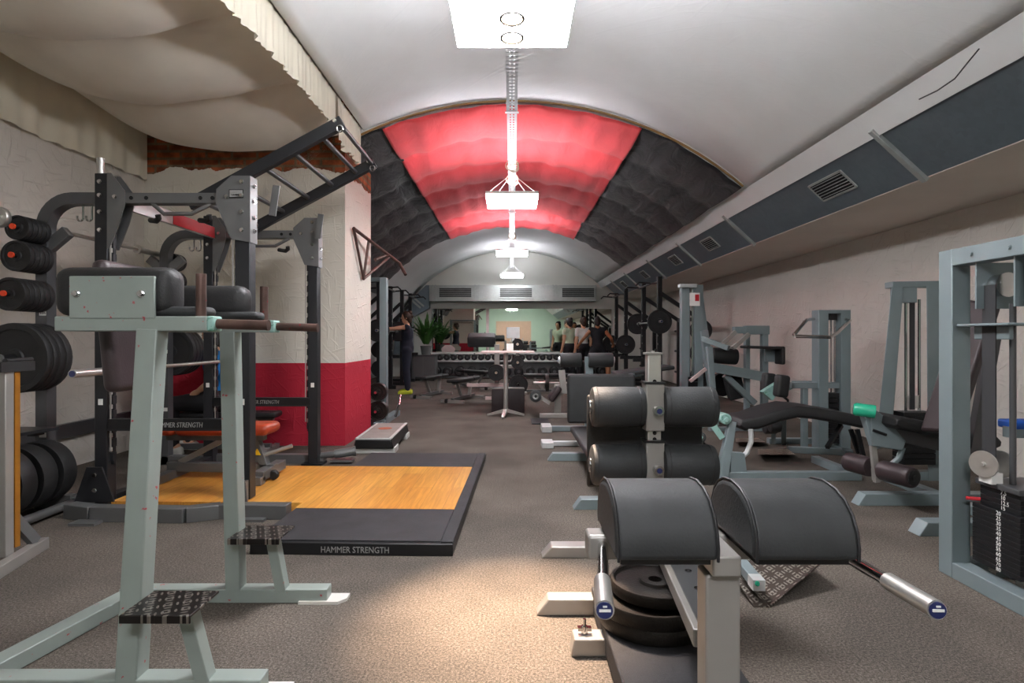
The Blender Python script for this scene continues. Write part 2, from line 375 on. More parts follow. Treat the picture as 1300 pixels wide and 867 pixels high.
def tread(name='tread_plate', lo='#564d47', hi='#a39c92', sx=19, sy=62):
    "diamond tread plate"
    m, nt, b = _nt(name); L = nt.links.new
    tc = _n(nt, 'ShaderNodeTexCoord'); hs = []
    for ang, off in ((.785, 0), (-.785, .5)):
        mp = _n(nt, 'ShaderNodeMapping'); mp.inputs['Rotation'].default_value = (0, 0, ang+.35); L(tc.outputs['Object'], mp.inputs[0])
        mq = _n(nt, 'ShaderNodeMapping'); mq.inputs['Location'].default_value = (off, off, 0); mq.inputs['Scale'].default_value = (sx, sy, 0); L(mp.outputs[0], mq.inputs[0]); mp = mq
        v = _n(nt, 'ShaderNodeTexVoronoi', Scale=1.0, Randomness=0.0); L(mp.outputs[0], v.inputs['Vector'])
        q = _n(nt, 'ShaderNodeValToRGB'); q.color_ramp.elements[0].position = .18; q.color_ramp.elements[1].position = .23
        q.color_ramp.elements[0].color = (1,1,1,1); q.color_ramp.elements[1].color = (0,0,0,1); L(v.outputs['Distance'], q.inputs['Fac']); hs.append(q.outputs[0])
    mx = _n(nt, 'ShaderNodeMath', operation='MAXIMUM'); L(hs[0], mx.inputs[0]); L(hs[1], mx.inputs[1])
    cr = _n(nt, 'ShaderNodeMixRGB'); cr.inputs[1].default_value = rgb(lo); cr.inputs[2].default_value = rgb(hi); L(mx.outputs[0], cr.inputs[0])
    L(cr.outputs[0], b.inputs['Base Color']); b.inputs['Metallic'].default_value = .8; b.inputs['Roughness'].default_value = .35
    bp = _n(nt, 'ShaderNodeBump', Strength=.8, Distance=.004); L(mx.outputs[0], bp.inputs['Height']); L(bp.outputs[0], b.inputs['Normal'])
tread(); tread('tread_worn', '#33302e', '#8a847d', 20, 56); tread('tread_light', '#77695a', '#d8cdbc', 18, 40)
mat('skin', '#c99a7c', .55, var=.06); mat('skin_tan', '#a06a48', .5, var=.06)
mat('hair_brown', '#35200f', .6, var=.3, vscale=60.); mat('hair_dark', '#1d1512', .6, var=.3, vscale=60.)
mat('navy_cloth', '#1a1d2c', .85); mat('white_cloth', '#c9cac4', .85); mat('mint_cloth', '#b7c2a6', .85); mat('black_wear', '#15151a', .8); mat('blue_wear', '#1673b8', .85)
mat('yellow_shoe', '#b7c22a', .6); mat('leaf', '#3f6b2d', .5, var=.3, vscale=9.); mat('pot', '#6d6f6c', .7); mat('soil', '#2a211a', .9)
# ================================================================ the room
R_V, ZC_V = 3.80, -0.12            # barrel vault radius and centre height
YB = 16.7                          # mirror wall
YR = -4.0                          # wall behind the camera
XR = 4.06; XL = -3.9; YP = 6.03; XP = -1.77
def vz(x, r=R_V): return ZC_V+math.sqrt(max(0, r*r-x*x))
b = MB(); b.box((0, 6.4, -.05), (9.4, 22, .1)); struct(b.build('floor', 'carpet'))
def vault(x0, x1, y0, y1, name):
    a0, a1 = math.asin(x0/R_V), math.asin(x1/R_V)
    b = MB(); n = 40; m = max(2, int((y1-y0)/.6))
    def f(u, v):
        a = a0+(a1-a0)*u
        return V((R_V*math.sin(a), y0+(y1-y0)*v, ZC_V+R_V*math.cos(a)))
    b.grid(f, n, m)
    o = b.build(name, 'plaster_vault', recalc=False)
    md = o.modifiers.new('thick', 'SOLIDIFY'); md.thickness = .08; md.offset = 1
    return struct(o)
vault(-1.57, 2.5, YR, YP, 'ceiling')
vault(-3.797, 2.5, YP, YB, 'ceiling_rear')
# strip between the vault and the duct, then the boxed soffit along the right wall
b = MB(); b.prism([(2.5, vz(2.5)), (2.64, 2.60), (2.64, 3.3), (2.5, 3.3)], YB-YR, (0, (YB+YR)/2, 0)); struct(b.build('trim_1', 'plaster_vault'))
b = MB(); b.prism([(2.99, 2.30), (XR, 2.30), (XR, 2.62), (2.99, 2.62)], YB-YR, (0, (YB+YR)/2, 0)); struct(b.build('ceiling_soffit', 'plaster_soffit'))
b = MB(); b.box((XR+.06, (YB+YR)/2, 1.6), (.12, YB-YR, 3.2)); struct(b.build('wall_right', 'plaster_wall'))
b = MB(); b.box((0, YB+.05, 1.95), (9, .1, 3.9)); struct(b.build('wall_back', 'back_wall_paint'))
b = MB(); b.box((0, YR-.05, 1.95), (9, .1, 3.9)); struct(b.build('wall_rear', 'green_wall_paint'))
b = MB(); b.box((XL-.06, (YP+YR)/2, 1.9), (.12, YP-YR, 3.8)); struct(b.build('wall_left', 'plaster_wall'))
b = MB(); b.box((-4.05, YP+3.1, 1.9), (.4, 4, 3.8)); struct(b.build('wall_left_rear', 'plaster_wall'))
# brick and plaster pier wall that closes the left alcove, red dado
b = MB(); b.box(((XL+XP)/2, YP+.55, 1.85), (XP-XL, 1.1, 3.7)); struct(b.build('wall_pier', 'plaster_painted'))
b = MB(); b.box(((XL-1.5)/2, (YP+YR)/2, 3.72), (-1.5-XL, YP-YR, .08)); struct(b.build('ceiling_alcove', 'plaster_wall'))
b = MB(); b.box((-1.55, (YP+YR)/2, 3.55), (.05, YP-YR, .36)); struct(b.build('trim_2', 'plaster_vault'))
# pipe / ledge along the left wall
b = MB(); b.bar((XL+.03, -2, .34), (XL+.03, YP-.02, .34), .05, .12); struct(b.build('baseboard_left', 'rackgrey_paint'))
# door and posters on the wall behind the camera (seen in the mirror)
b = MB(); b.box((.1, YR+.03, 1.1), (2.3, .06, 2.2)); struct(b.build('door_1', 'door_paint'))
# ---- draped cream cloth over the left alcove
seams = [6.0, 4.75, 3.75, 2.9, 2.1, 1.2, .2]
def drape(u, v):
    y0, y1 = YP-.02, .2
    y = y0+(y1-y0)*v
    for a, c in zip(seams, seams[1:]):
        if c <= y <= a: t = (y-c)/(a-c); break
    else: t = 0
    x = XL+.02+(-1.6-(XL+.02))*u
    s = 4*u*(1-u)
    belly = (math.sin(PI*max(0, min(1, t))))**.75
    s2 = s**.8
    z = 3.36-s2*(.16+.26*belly)-.012*math.sin(9*u+2.4*y)*s-.02*math.sin(23*u+5*t)*s*(1-belly)
    return V((x, y, z))
b = MB(); b.grid(drape, 60, 160); o = b.build('draped_ceiling_cloth', 'cream_cloth', ang=75, recalc=False)
tag(o, 'cream cloth draped in sagging folds under the ceiling of the left alcove', 'drape')
def hang(fx, y0, y1, zt, zb, amp, wl, seed, jag=.02, up=0.0):
    rnd = random.Random(seed); ph = [rnd.uniform(0, 6.3) for _ in range(6)]
    def f(u, v):
        y = y0+(y1-y0)*u
        w = sum(math.sin(y*2*PI/(wl*k)+p)/k**.3 for k, p in zip((1, 1.7, .63, 2.9), ph))
        low = zb+jag*math.sin(y*2.3+ph[4])+jag*.35*math.sin(y*17+ph[5])+jag*.25*math.sin(y*41+ph[3])
        return V((fx+amp*w*(.35+.65*v), y, zt+(low-zt)*v))
    return f
b = MB(); b.grid(hang(-1.60, .3, 5.15, 3.36, 3.03, .009, .14, 3), 220, 8)
o = b.build('ruffled_valance', 'curtain_cloth', ang=80, recalc=False); tag(o, 'long pleated cream valance hanging along the edge of the white vault', 'valance')
b = MB(); b.grid(hang(-1.60, 5.2, YP-.01, 3.36, 2.98, .012, .16, 5, .03), 50, 8)
o = b.build('ruffled_valance', 'curtain_cloth', ang=80, recalc=False); tag(o, 'short pleated cream valance piece next to the plaster pier', 'valance')
b = MB(); b.grid(hang(XL+.05, .6, YP-.03, 3.34, 2.80, .012, .33, 9, .012), 240, 10)
o = b.build('wall_curtain', 'curtain_cloth', ang=80, recalc=False); tag(o, 'translucent cream curtain strip hanging at the top of the left wall', 'curtain')
# ---- red and black cloth lining of the vault
SEAM = [0, .15, .295, .43, .57, .74, .88, 1.0]
def lining(x0, x1, name, m, label, drop=.04, y0=6.06, y1=12.75, nb=7, sag=.09, seed=1, skew=0.0):
    rnd = random.Random(seed); ph = [rnd.uniform(0, 6.3) for _ in range(8)]
    a0, a1 = math.asin(x0/R_V), math.asin(x1/R_V)
    def f(u, v):
        y = y0+(y1-y0)*v; t, k, wd = 0, 0, 1.
        for q, (s0, s1) in enumerate(zip(SEAM, SEAM[1:])):
            if s0 <= v <= s1: t = q+(v-s0)/(s1-s0); k = (v-s0)/(s1-s0); wd = (s1-s0)*5
        a = a0+(a1-a0)*u
        if abs(u) < 1e-6: a = a0+skew*v
        s = math.sin(PI*k)**.7*sag*min(1.1, wd)**.5
        w = .012*math.sin(a*47+ph[0]+.8*math.sin(t*2))*(1-.6*math.sin(PI*k))+.008*math.sin(a*83+ph[1]+t)
        w += .012*math.sin(a*19+t*2.2+ph[2])
        r = R_V-drop-s-w*(1 if 0 < v < 1 else .3)
        return V((r*math.sin(a), y, ZC_V+r*math.cos(a)))
    b = MB(); b.grid(f, 90, nb*16); o = b.build(name, m, ang=80, recalc=False)
    md = o.modifiers.new('thick', 'SOLIDIFY'); md.thickness = .006; md.offset = 1
    return tag(o, label, 'cloth')
lining(-1.40, 1.40, 'ceiling_lining_cloth', 'red_cloth', 'bright red quilted cloth lining the middle of the vault', drop=.055)
lining(-3.05, -1.37, 'ceiling_lining_cloth', 'black_cloth', 'black quilted cloth lining the vault left of the red cloth', drop=.04, seed=2, sag=.045)
lining(1.37, 2.47, 'ceiling_lining_cloth', 'black_cloth', 'black quilted cloth lining the vault right of the red cloth', drop=.04, seed=3, sag=.045)
b = MB(); b.tube([V(((R_V-.02)*math.sin(a), 6.045, ZC_V+(R_V-.02)*math.cos(a))) for a in [math.asin(-2.0/R_V)+(math.asin(2.47/R_V)-math.asin(-2.0/R_V))*i/40 for i in range(41)]], .012, 6)
struct(b.build('trim_3', 'trim_wood'))
# ---- right duct
yd0, yd1 = -3.6, 16.1
dt = thing('air_duct', 'long galvanised air duct running along the right side below the vault', 'duct', (2.8, 6, 2.3))
b = MB(); b.prism([(2.62, 2.64), (2.985, 2.305), (2.985, 2.62), (2.64, 2.66)], yd1-yd0, (0, (yd0+yd1)/2, 0)); b.build('duct_body', 'galvanised', dt)
fn = V((-(2.64-2.305), 0, -(2.985-2.62))).normalized()       # outward normal of the slanted face
fs = V((2.985-2.62, 0, 2.305-2.64)).normalized()
fc = V((2.8025, 0, 2.4725))
for y in (4.11, 7.0, 9.0, 11.0, 13.2, 15.0):
    b = MB(); b.bar(V((0, y, 0))+fc-fs*.27+fn*.012, V((0, y, 0))+fc+fs*.27+fn*.012, .05, .035, fn); b.build('flange', 'galvanised_light', dt, bevel=.004)
for y, L in ((4.98, .50), (8.05, .42), (9.75, .4), (12.0, .36), (14.2, .36)):
    c = V((0, y, 0))+fc+fn*.004
    R = Matrix((fs, V((0, 1, 0)), fs.cross(V((0, 1, 0))))).transposed()
    b = MB()
    for s in (-1, 1):
        b.box(c+fs*(s*.095), (.018, L, .016), R); b.box(c+V((0, s*L/2, 0)), (.2, .018, .016), R)
    g = b.build('vent_grille', 'galvanised_light', dt)
    b = MB(); b.box(c, (.18, L-.01, .006), R); b.build('vent_shade', 'hole_shade', g)  # solid dark sheet painted as the shade behind the louvres
    b = MB()
    for i in range(6): b.box(c+fs*(-.07+.028*i)+fn*.004, (.006, L-.02, .016), R @ Euler((0, .5, 0)).to_matrix())
    b.build('louver', 'louver_metal', g)
# hanger strap and loose wire above the duct
b = MB(); b.bar((2.46, 4.3, 2.82), (2.617, 4.11, 2.67), .03, .006)
tag(b.build('hanger_strap', 'galvanised_light'), 'galvanised steel strap tying the right duct to the vault', 'bracket')
b = MB(); b.tube([P(1243, 62, 3.02), P(1228, 80, 3.03), P(1212, 100, 3.1), P(1190, 115, 3.25), P(1167, 126, 3.4)], .004, 6)
tag(b.build('loose_cord', 'wire_dark'), 'thin dark wire poking out of the vault above the duct', 'wire')
# ---- back duct with three vents
YD = 16.15
bd = thing('air_duct', 'galvanised air duct with three grilles across the back wall above the mirror', 'duct', (0, YD, 2.18))
zt, zb_ = P(0, 362, YD).z, P(0, 382, YD).z
xa, xb = P(545, 0, YD).x, P(757, 0, YD).x
b = MB(); b.box(((xa+xb)/2, (YD+YB)/2, (zt+zb_)/2), (xb-xa, YB-YD, zt-zb_)); b.build('duct_body', 'galvanised_light', bd)
for x in (549, 553, 603, 608, 702, 706): 
    b = MB(); q = P(x, 0, YD).x; b.box((q, YD-.005, (zt+zb_)/2), (.03, .03, zt-zb_+.02)); b.build('flange', 'galvanised_light', bd)
for x0, x1 in ((557, 599), (634, 676), (713, 755)):
    qa, qb = P(x0, 0, YD).x, P(x1, 0, YD).x; za, zb2 = P(0, 378, YD).z, P(0, 365, YD).z
    b = MB(); w = .03
    b.box(((qa+qb)/2, YD-.01, zb2), (qb-qa+w, .03, w)); b.box(((qa+qb)/2, YD-.01, za), (qb-qa+w, .03, w))
    b.box((qa, YD-.01, (za+zb2)/2), (w, .03, zb2-za)); b.box((qb, YD-.01, (za+zb2)/2), (w, .03, zb2-za))
    g = b.build('vent_grille', 'galvanised_light', bd)
    b = MB(); b.box(((qa+qb)/2, YD-.004, (za+zb2)/2), (qb-qa, .01, zb2-za)); b.build('vent_shade', 'hole_shade', g)  # dark sheet on the closed duct face, painted as inner shade
    b = MB()
    for i in range(8): b.box(((qa+qb)/2, YD-.012, za+(zb2-za)*(i+.5)/8), (qb-qa-.02, .012, .012))
    b.build('louver', 'louver_metal', g)
# elbow that turns the back duct down the left corner
b = MB()
pts = [(544.5, 362), (544.5, 391), (523, 403), (523, 450), (499, 450), (503, 410), (509, 395), (517, 380), (527, 370), (532, 362)]

def inside(q):
    lim = math.sqrt(max(0, (R_V-.10)**2-(q.z-ZC_V)**2)); return (max(q.x, -lim), q.z)
b.prism([inside(P(x, y, 16.3)) for x, y in pts], .3, (0, 16.45, 0))
o = b.build('duct_elbow', 'galvanised'); tag(o, 'grey duct elbow turning down at the back left corner', 'duct')
b = MB()
for (x0, y0), (x1, y1) in (((521, 374), (538, 389)), ((519, 378), (534, 391))):
    b.bar(P(x0, y0, 16.28), P(x1, y1, 16.28), .05, .04, (0, 1, 0))
b.build('flange', 'galvanised_light', o)
# ---- mirror wall
mr = thing('wall_mirror', 'long wall mirror behind the dumbbell rack on the back wall', 'mirror', (0, YB-.02, .7))
z0, z1 = .62, P(0, 392, YB).z
mx0, mx1 = P(549, 0, YB).x, P(776, 0, YB).x
cut = P(619, 0, YB).x
for a, c in ((mx0, cut-.04), (cut+.04, mx1)):
    b = MB(); b.box(((a+c)/2, YB-.02, (z0+z1)/2), (c-a, .02, z1-z0)); b.build('mirror_pane', 'mirror_glass', mr)
b = MB(); b.box((cut, YB-.03, (z0+z1)/2), (.08, .04, z1-z0)); b.build('mirror_frame', 'pink_white', mr)
# ---- cable tray with lamps
tr = thing('cable_tray', 'perforated white metal cable tray running along the crown of the vault', 'tray', (0, 6, 3.1))
tz = 3.13
b = MB()
y0, y1 = -3.5, 16.4; n = int((y1-y0)/.06); w = .045
for k in range(n):                         # perforated web: rungs between solid edges
    y = y0+k*.06
    b.box((0, y+.012, tz), (.09, .022, .004))
for s in (-1, 1):
    b.box((s*.042, (y0+y1)/2, tz+.015), (.006, y1-y0, .034)); b.box((s*.030, (y0+y1)/2, tz), (.018, y1-y0, .004))
b.box((0, (y0+y1)/2, tz), (.016, y1-y0, .004))
b.build('tray_channel', 'white_metal', tr)
for y in range(-3, 17, 2):
    b = MB(); 
    for s in (-1, 1): b.tube([(s*.045, y, tz), (s*.045, y, vz(0)+.02)], .006, 6)
    b.box((0, y, tz-.006), (.12, .03, .006)); b.build('tray_hanger', 'white_metal', tr)
LZ = 2.83
def lamp(y, label, bulbs=False, lv=0):
    mp, ms, mtp = (('lamp_panel', 'side_fill', 'lamp_top'), ('lamp_panel_mid', 'side_fill_mid', 'lamp_top_mid'), ('lamp_panel_dim', 'side_fill_dim', 'lamp_top_dim'), ('lamp_panel_dim', 'side_fill_far', 'lamp_top_far'))[lv]
    t = thing('ceiling_light', label, 'light', (0, y, LZ), 'square ceiling lights under the cable tray')
    h = .31
    b = MB(); b.box((0, y, LZ-.028), (2*h-.03, 2*h-.03, .006)); dif = b.build('diffuser', mp, t)
    b = MB()
    for s in (-1, 1): b.box((s*(h-.006), y, LZ-.012), (.008, 2*h-.01, .036)); b.box((0, y+s*(h-.006), LZ-.012), (2*h-.01, .008, .036))
    b.build('side_fill_glow', ms, t)  # glowing side band added to brighten the vault sides and alcove
    b = MB()
    for s in (-1, 1):
        b.box((s*(h-.006), y, LZ+.022), (.014, 2*h, .032)); b.box((0, y+s*(h-.006), LZ+.022), (2*h, .014, .032))
    b.build('housing', 'lamp_housing', t)
    b = MB(); b.box((0, y, LZ+.045), (.5, .5, .01)); b.build('upper_diffuser', mtp, t)
    b = MB()
    for sx in (-1, 1):
        for sy in (-1, 1): b.tube([(sx*.27, y+sy*.27, LZ+.04), (sx*.03, y+sy*.03, tz)], .003, 5)
    b.build('suspension_wire', 'white_metal', t)
    if bulbs:
        for dy in (-.03, .155):
            b = MB(); b.lathe([(.054, 0), (.066, 0), (.066, -.03), (.054, -.03), (.054, 0)], (0, y+dy, LZ-.031), (0, 0, 1), 28)
            k = b.build('spot_ring', 'ring_dark', t)
            b = MB(); b.lathe([(0, -.004), (.05, -.004), (.05, -.012), (0, -.012)], (0, y+dy, LZ-.031), (0, 0, 1), 20); b.build('spot_bulb', 'lamp_bulb', k)
    return t
lamp(2.91+.02, 'large square ceiling light nearest the camera with two round spots', True)
lamp(7.0, 'square ceiling light hanging below the red cloth', lv=1)
lamp(11.35, 'square ceiling light in front of the grey end of the vault', lv=3)
lamp(15.5, 'small looking square ceiling light closest to the back duct', lv=2)
lamp(-1.25, 'square ceiling light behind the camera')
# coiled cables on the tray
for i, (px, py, y) in enumerate(((651, 202, 6.25), (656, 232, 6.8), (651, 300, 10.6))):
    c = V((0, y, tz-.09)); b = MB()
    for k in range(3):
        r = .07-.008*k; b.tube(arc(c+V((.01*k, .02*k, -.01*k)), r, 0, 2*PI, 20, (1, .2*k, .1), (0, .35, .93)), .005, 5, cap=False)
    o = b.build('coiled_cable', 'wire'); tag(o, ['coil of pale cable tied to the tray before the second light', 'loop of pale cable hanging over the second light', 'small coil of cable tied to the tray before the third light'][i], 'cable')
# warm pool of light from the two round spots of the nearest lamp
for dy in (-.03, .155):
    ld = bpy.data.lights.new('spot_lamp', 'SPOT'); ld.energy = 520; ld.color = (1, .72, .50); ld.spot_size = math.radians(30); ld.spot_blend = 1.0; ld.shadow_soft_size = .05
    lo = bpy.data.objects.new('spot_lamp', ld); COL.objects.link(lo); lo.location = (0, 2.93+dy, LZ-.06)
    d = V((.02, 2.3, 0))-V(lo.location); lo.rotation_euler = d.to_track_quat('-Z', 'Y').to_euler()
    lo.name = 'spot_light'
# ---- camera
cd = bpy.data.cameras.new('camera'); cam = bpy.data.objects.new('camera', cd); COL.objects.link(cam)
cam.location = (0, 0, CH); cam.rotation_euler = (PI/2, 0, 0)
cd.sensor_fit = 'HORIZONTAL'; cd.sensor_width = 36; cd.lens = 36*F/1300
cd.shift_x = (650-CX)/1300; cd.shift_y = -(433.5-CY)/1300; cd.clip_start = .05
SC.camera = cam
w = bpy.data.worlds.new('world'); SC.world = w; w.use_nodes = True
w.node_tree.nodes['Background'].inputs[0].default_value = (.02, .02, .02, 1)
vs = SC.view_settings; vs.view_transform = 'Standard'; vs.look = 'None'; vs.gamma = 1; vs.use_curve_mapping = False; vs.exposure = 1.18
try:
    SC.cycles.max_bounces = 10; SC.cycles.diffuse_bounces = 6; SC.cycles.glossy_bounces = 5; SC.cycles.sample_clamp_indirect = 6
except Exception: pass
# ================================================================ left side: dip station, rack, platform
# ---- dip / knee-raise station
dp = thing('dip_station', 'sage green steel dip and knee raise station in the left foreground', 'gym machine', (-1.22, 2.15, 0))
M = 'sage_paint'
xs = -1.22; yn, yf = 1.84, 2.49; ytn, ytf = 1.93, 2.42
for y0, yt, nm in ((yn, ytn, 'n'), (yf, ytf, 'f')):
    dx = .022 if y0 == yf else 0
    b = MB(); b.bar((xs-.01+dx, y0, .05), (xs+dx, yt, 1.175), .064 if dx else .07, .066, (0, 1, 0)); b.build('leg', M, dp, bevel=.004)
    b = MB(); b.bar((-1.70 if y0 == yf else -1.82, y0, .03), (-.80, y0, .03), .065, .06); b.build('foot_beam', M, dp, bevel=.004)
    b = MB(); b.prism([(0, 0), (.17, 0), (.2, .035), (.2, .085), (0, .085)], .012, (-.92, y0-.045, .006), (1, 0, 0), (0, 1, 0)); b.build('end_plate', 'white_paint', dp)
    # arm
    b = MB(); b.bar((-1.53, yt, 1.195), (-1.02, yt, 1.195), .06, .05); a = b.build('arm', M, dp, bevel=.004)
    b = MB(); b.box((-1.01, yt, 1.195), (.024, .062, .052)); b.build('arm_cap', 'mint_cap', a, bevel=.006)
    b = MB(); b.tube([(-1.0, yt, 1.195), (-.83, yt, 1.19)], .017, 16); b.tube([(-.832, yt, 1.19), (-.825, yt, 1.19)], .0185, 16)
    b.build('dip_grip', 'bronze_grip', dp)
    b = MB(); b.tube([(-1.055, yt, 1.215), (-1.055, yt, 1.365)], .0165, 16); b.build('vertical_grip', 'bronze_grip', dp)
    # fore-arm pad with outer plate
    s = -1 if y0 == yn else 1
    b = MB(); pad(b, (-1.35 if y0 == yn else -1.30, yt-s*.035, 1.305 if y0 == yn else 1.295), (.41 if y0 == yn else .40, .11, .17 if y0 == yn else .14), r=.045); b.build('forearm_pad', 'black_vinyl', dp)
    b = MB(); pad(b, (-1.19, yt+(.035 if y0 == yn else -.06), 1.237), (.30, .09, .035), r=.017); b.build('elbow_pad', 'grey_vinyl', dp)
    b = MB(); b.box((-1.335, yt+s*.028, 1.283), (.285, .012, .142)); k = b.build('side_plate', M, dp, bevel=.003)
    b = MB()
    for x in (-1.45, -1.235): b.bolt((x, yt+s*.034, 1.295), (0, s, 0), .009, .014)
    b.build('bolt', 'chrome', k)
    # step with post
    b = MB(); b.bar((-1.04, y0-.02, .29), (-1.0 if y0 == yf else -.985, y0-.01, .05), .045, .05, (0, 1, 0)); b.build('step_post', M, dp, bevel=.003)
    b = MB(); b.box((-1.075, y0-.045, .309), (.215, .17, .008)); b.box((-1.075, y0-.128, .300), (.215, .006, .024)); b.build('step_tread', 'tread_worn', dp, bevel=.002)
b = MB(); b.bar((-1.64, yf, .031), (-1.76, yn, .031), .075, .058); b.build('cross_beam', M, dp, bevel=.004)
b = MB(); b.bar((-1.50, ytn, 1.195), (-1.50, ytf, 1.195), .05, .05); b.build('cross_arm', M, dp, bevel=.004)
b = MB(); pad(b, (-1.455, 2.17, 1.19), (.06, .30, .48), Euler((0, -.10, 0)), r=.028); b.build('back_pad', 'brown_vinyl', dp)
# ---- power rack
XF_, XB_, XC = -1.79, -2.73, -3.13; YN, YF = 3.82, 5.15
rk = thing('power_rack', 'tall black and grey power rack with monkey bars on the left', 'rack', (-2.26, 4.48, 0))
for x, y, nm in ((XF_, YN, 0), (XB_, YN, 1), (XF_, YF, 2), (XB_, YF, 3)):
    top = 2.1 if x == XF_ else 2.24
    sx = -1 if x == XF_ else 1
    b = MB(); b.bar((x, y, .072 if nm == 0 else 0), (x, y, top), .085 if nm else .1, .09, (0, 1, 0)); u = b.build('upright', 'charcoal_paint', rk, bevel=.005)
    # toothed adjustment strip
    b = MB(); z = .35
    b.bar(((x+sx*.046 if nm in (1, 3) else x-.046), y, .3), ((x+sx*.046 if nm in (1, 3) else x-.046), y, 1.96), .03, .012, (0, 1, 0))
    px = x+sx*.052 if nm in (1, 3) else x-.052
    while z < 1.95: b.box((px, y, z), (.022, .035, .055)); z += .095
    b.build('tooth_strip', 'charcoal_paint', u)
    b = MB(); z = .40
    b.bar(((px-.012*(1 if nm in (0, 2) else -1)), y-.043, .39), ((px-.012*(1 if nm in (0, 2) else -1)), y-.043, 1.95), .008, .006, (0, 1, 0))
    while z < 1.95: b.box((px-.001*sx, y-.02, z), (.016, .012, .028)); z += .095
    b.build('hook_slots', 'silver_paint', u)
    # gusset plates at the top
    if x == XF_:
        b = MB()
        for s in (-1, 1): b.prism([(-.055, 1.62+.0), (.055, 1.62), (.055, 2.24), (-.055, 2.24), (-.19, 2.12), (-.19, 2.01), (-.10, 1.80), (-.055, 1.72)] if 0 else
                                  [(.055, 1.78), (.055, 2.22), (-.07, 2.22), (-.17, 2.13), (-.17, 2.03), (-.07, 1.80)], .008, (x, y+s*.05, 0))
        b.box((x+.052, y, 2.0), (.008, .1, .44))
        g = b.build('gusset', 'gunmetal_paint', rk)
    else:
        b = MB()
        for s in (-1, 1): b.prism([(.044, 1.74), (.06, 1.74), (.13, 1.92), (.16, 2.03), (.16, 2.12), (.07, 2.24), (.044, 2.24)], .008, (x, y+s*.045, 0))
        g = b.build('gusset', 'gunmetal_paint', rk)
    b = MB()
    for dz in (1.86, 1.98, 2.09, 2.18): b.bolt((x-sx*.0+.0, y-.055, dz), (0, -1, 0))
    b.bolt((x+sx*.1, y-.055, 2.08), (0, -1, 0))
    if x == XF_:
        for dz in (1.86, 1.95, 2.06, 2.16): b.bolt((x+.057, y, dz), (1, 0, 0))
    b.build('bolt', 'chrome', g)
    if nm == 0:
        b = MB(); b.box((x-.035, y-.056, 2.10), (.095, .004, .055)); l = b.build('maker_badge', 'black_paint', g)
        b = MB(); b.box((x-.035, y-.059, 2.10), (.085, .002, .045)); b.box((x-.035, y-.061, 2.112), (.07, .002, .010)); b.build('badge_print', 'grey_print', l)
        b = MB(); text_mesh('HAMMER', .016, (x-.067, y-.061, 2.086), (1, 0, 0), (0, 0, 1)).build('badge_lettering', 'black_paint', l)
    # boot at the floor
    if y == YN:
        b = MB(); b.prism([(-.13 if x == XB_ else -.05, .074), (.13 if x == XB_ else .06, .074), (.05, .30 if x == XB_ else .2), (-.05, .30 if x == XB_ else .2)], .01, (x, y-.10, 0))
        b.box((x, y-.078, .14), (.09, .05, .13)); g = b.build('boot_plate', 'gunmetal_paint' if x == XF_ else 'charcoal_paint', rk)
        b = MB()
        for dz in (.04, .15, .25): 
            if dz < .2 or x == XB_: b.bolt((x+.005, y-.106, dz), (0, -1, 0))
        b.bolt((x-.09*(x == XB_), y-.106, .04), (0, -1, 0)); b.build('bolt', 'chrome', g)
    else:
        b = MB(); b.box((x, y, .01), (.18, .16, .02)); b.build('boot_plate', 'black_paint', rk)
    # label sticker
    b = MB(); b.box((x, y-.0475, .72), (.03, .002, .04)); b.build('sticker', 'white_label', u)
# top beams
for y in (YN, YF):
    b = MB(); b.bar((XB_+.02, y, 2.075), (XF_, y, 2.075), .08, .07); o = b.build('top_beam', 'gunmetal_paint', rk, bevel=.004)
    b = MB()
    for x in (XB_+.2, XB_+.3, XF_-.28, XF_-.2): b.lathe([(0, 0), (.013, 0), (.013, .004), (0, .004)], (x, y-.041, 2.075), (0, -1, 0), 12)
    b.build('beam_hole_shade', 'hole_shade', o)  # dark discs on the beam, painted as shade inside holes
    b = MB(); b.tube([(XB_+.33, y-.02, 2.04), (XB_+.43, y-.06, 1.965), (XF_-.33, y-.06, 1.965), (XF_-.22, y-.02, 2.04)], .014, 10); b.build('pull_up_bar', 'gunmetal_paint', rk)
    b = MB()
    for sx in (0, 1):
        x0 = XB_+.34+sx*.34
        b.tube([(x0-.10, y+.10, 1.955), (x0, y+.0, 1.93), (x0+.03, y-.02, 1.945), (x0+.03, y-.03, 1.965)], .018, 10)
    b.build('pull_up_grip', 'black_rubber', rk)
# header sign between the two rear uprights
b = MB(); b.bar((XB_+.05, YN+.05, 2.085), (XB_+.05, YF-.05, 2.085), .03, .10); o = b.build('header_beam', 'white_metal', rk)
b = MB(); b.box((XB_+.068, 4.78, 2.085), (.004, .62, .095)); b.build('header_panel', 'red_plastic', o)
# monkey ladder
rails = []
for y in (4.10, 5.05):
    a, c = V((-2.32, y, 2.10)), V((-1.22, y, 2.70))
    b = MB(); b.bar(a, c, .055, .085); o = b.build('ladder_rail', 'charcoal_paint', rk, bevel=.004); rails.append((a, c))
    b = MB(); b.bar((XF_+.075, y-.03, 2.02), (XF_+.105, y-.03, 2.235), .012, .05, (1, 0, 0)); b.build('ladder_strut', 'gunmetal_paint', rk)
    b = MB(); b.tube(arc(c+V((-.01, -.035, -.06)), .022, 0, 2*PI, 14, (1, 0, 0), (0, 0, 1)), .006, 6, cap=False); b.bolt(c+V((-.05, -.03, 0)), (0, -1, 0)); b.build('eye_ring', 'chrome', o)
for t in (.06, .27, .47, .66, .85, .98):
    p, q = rails[0][0].lerp(rails[0][1], t), rails[1][0].lerp(rails[1][1], t)
    b = MB(); b.tube([p, q], .019, 12); b.build('rung', 'rackgrey_paint', rk)
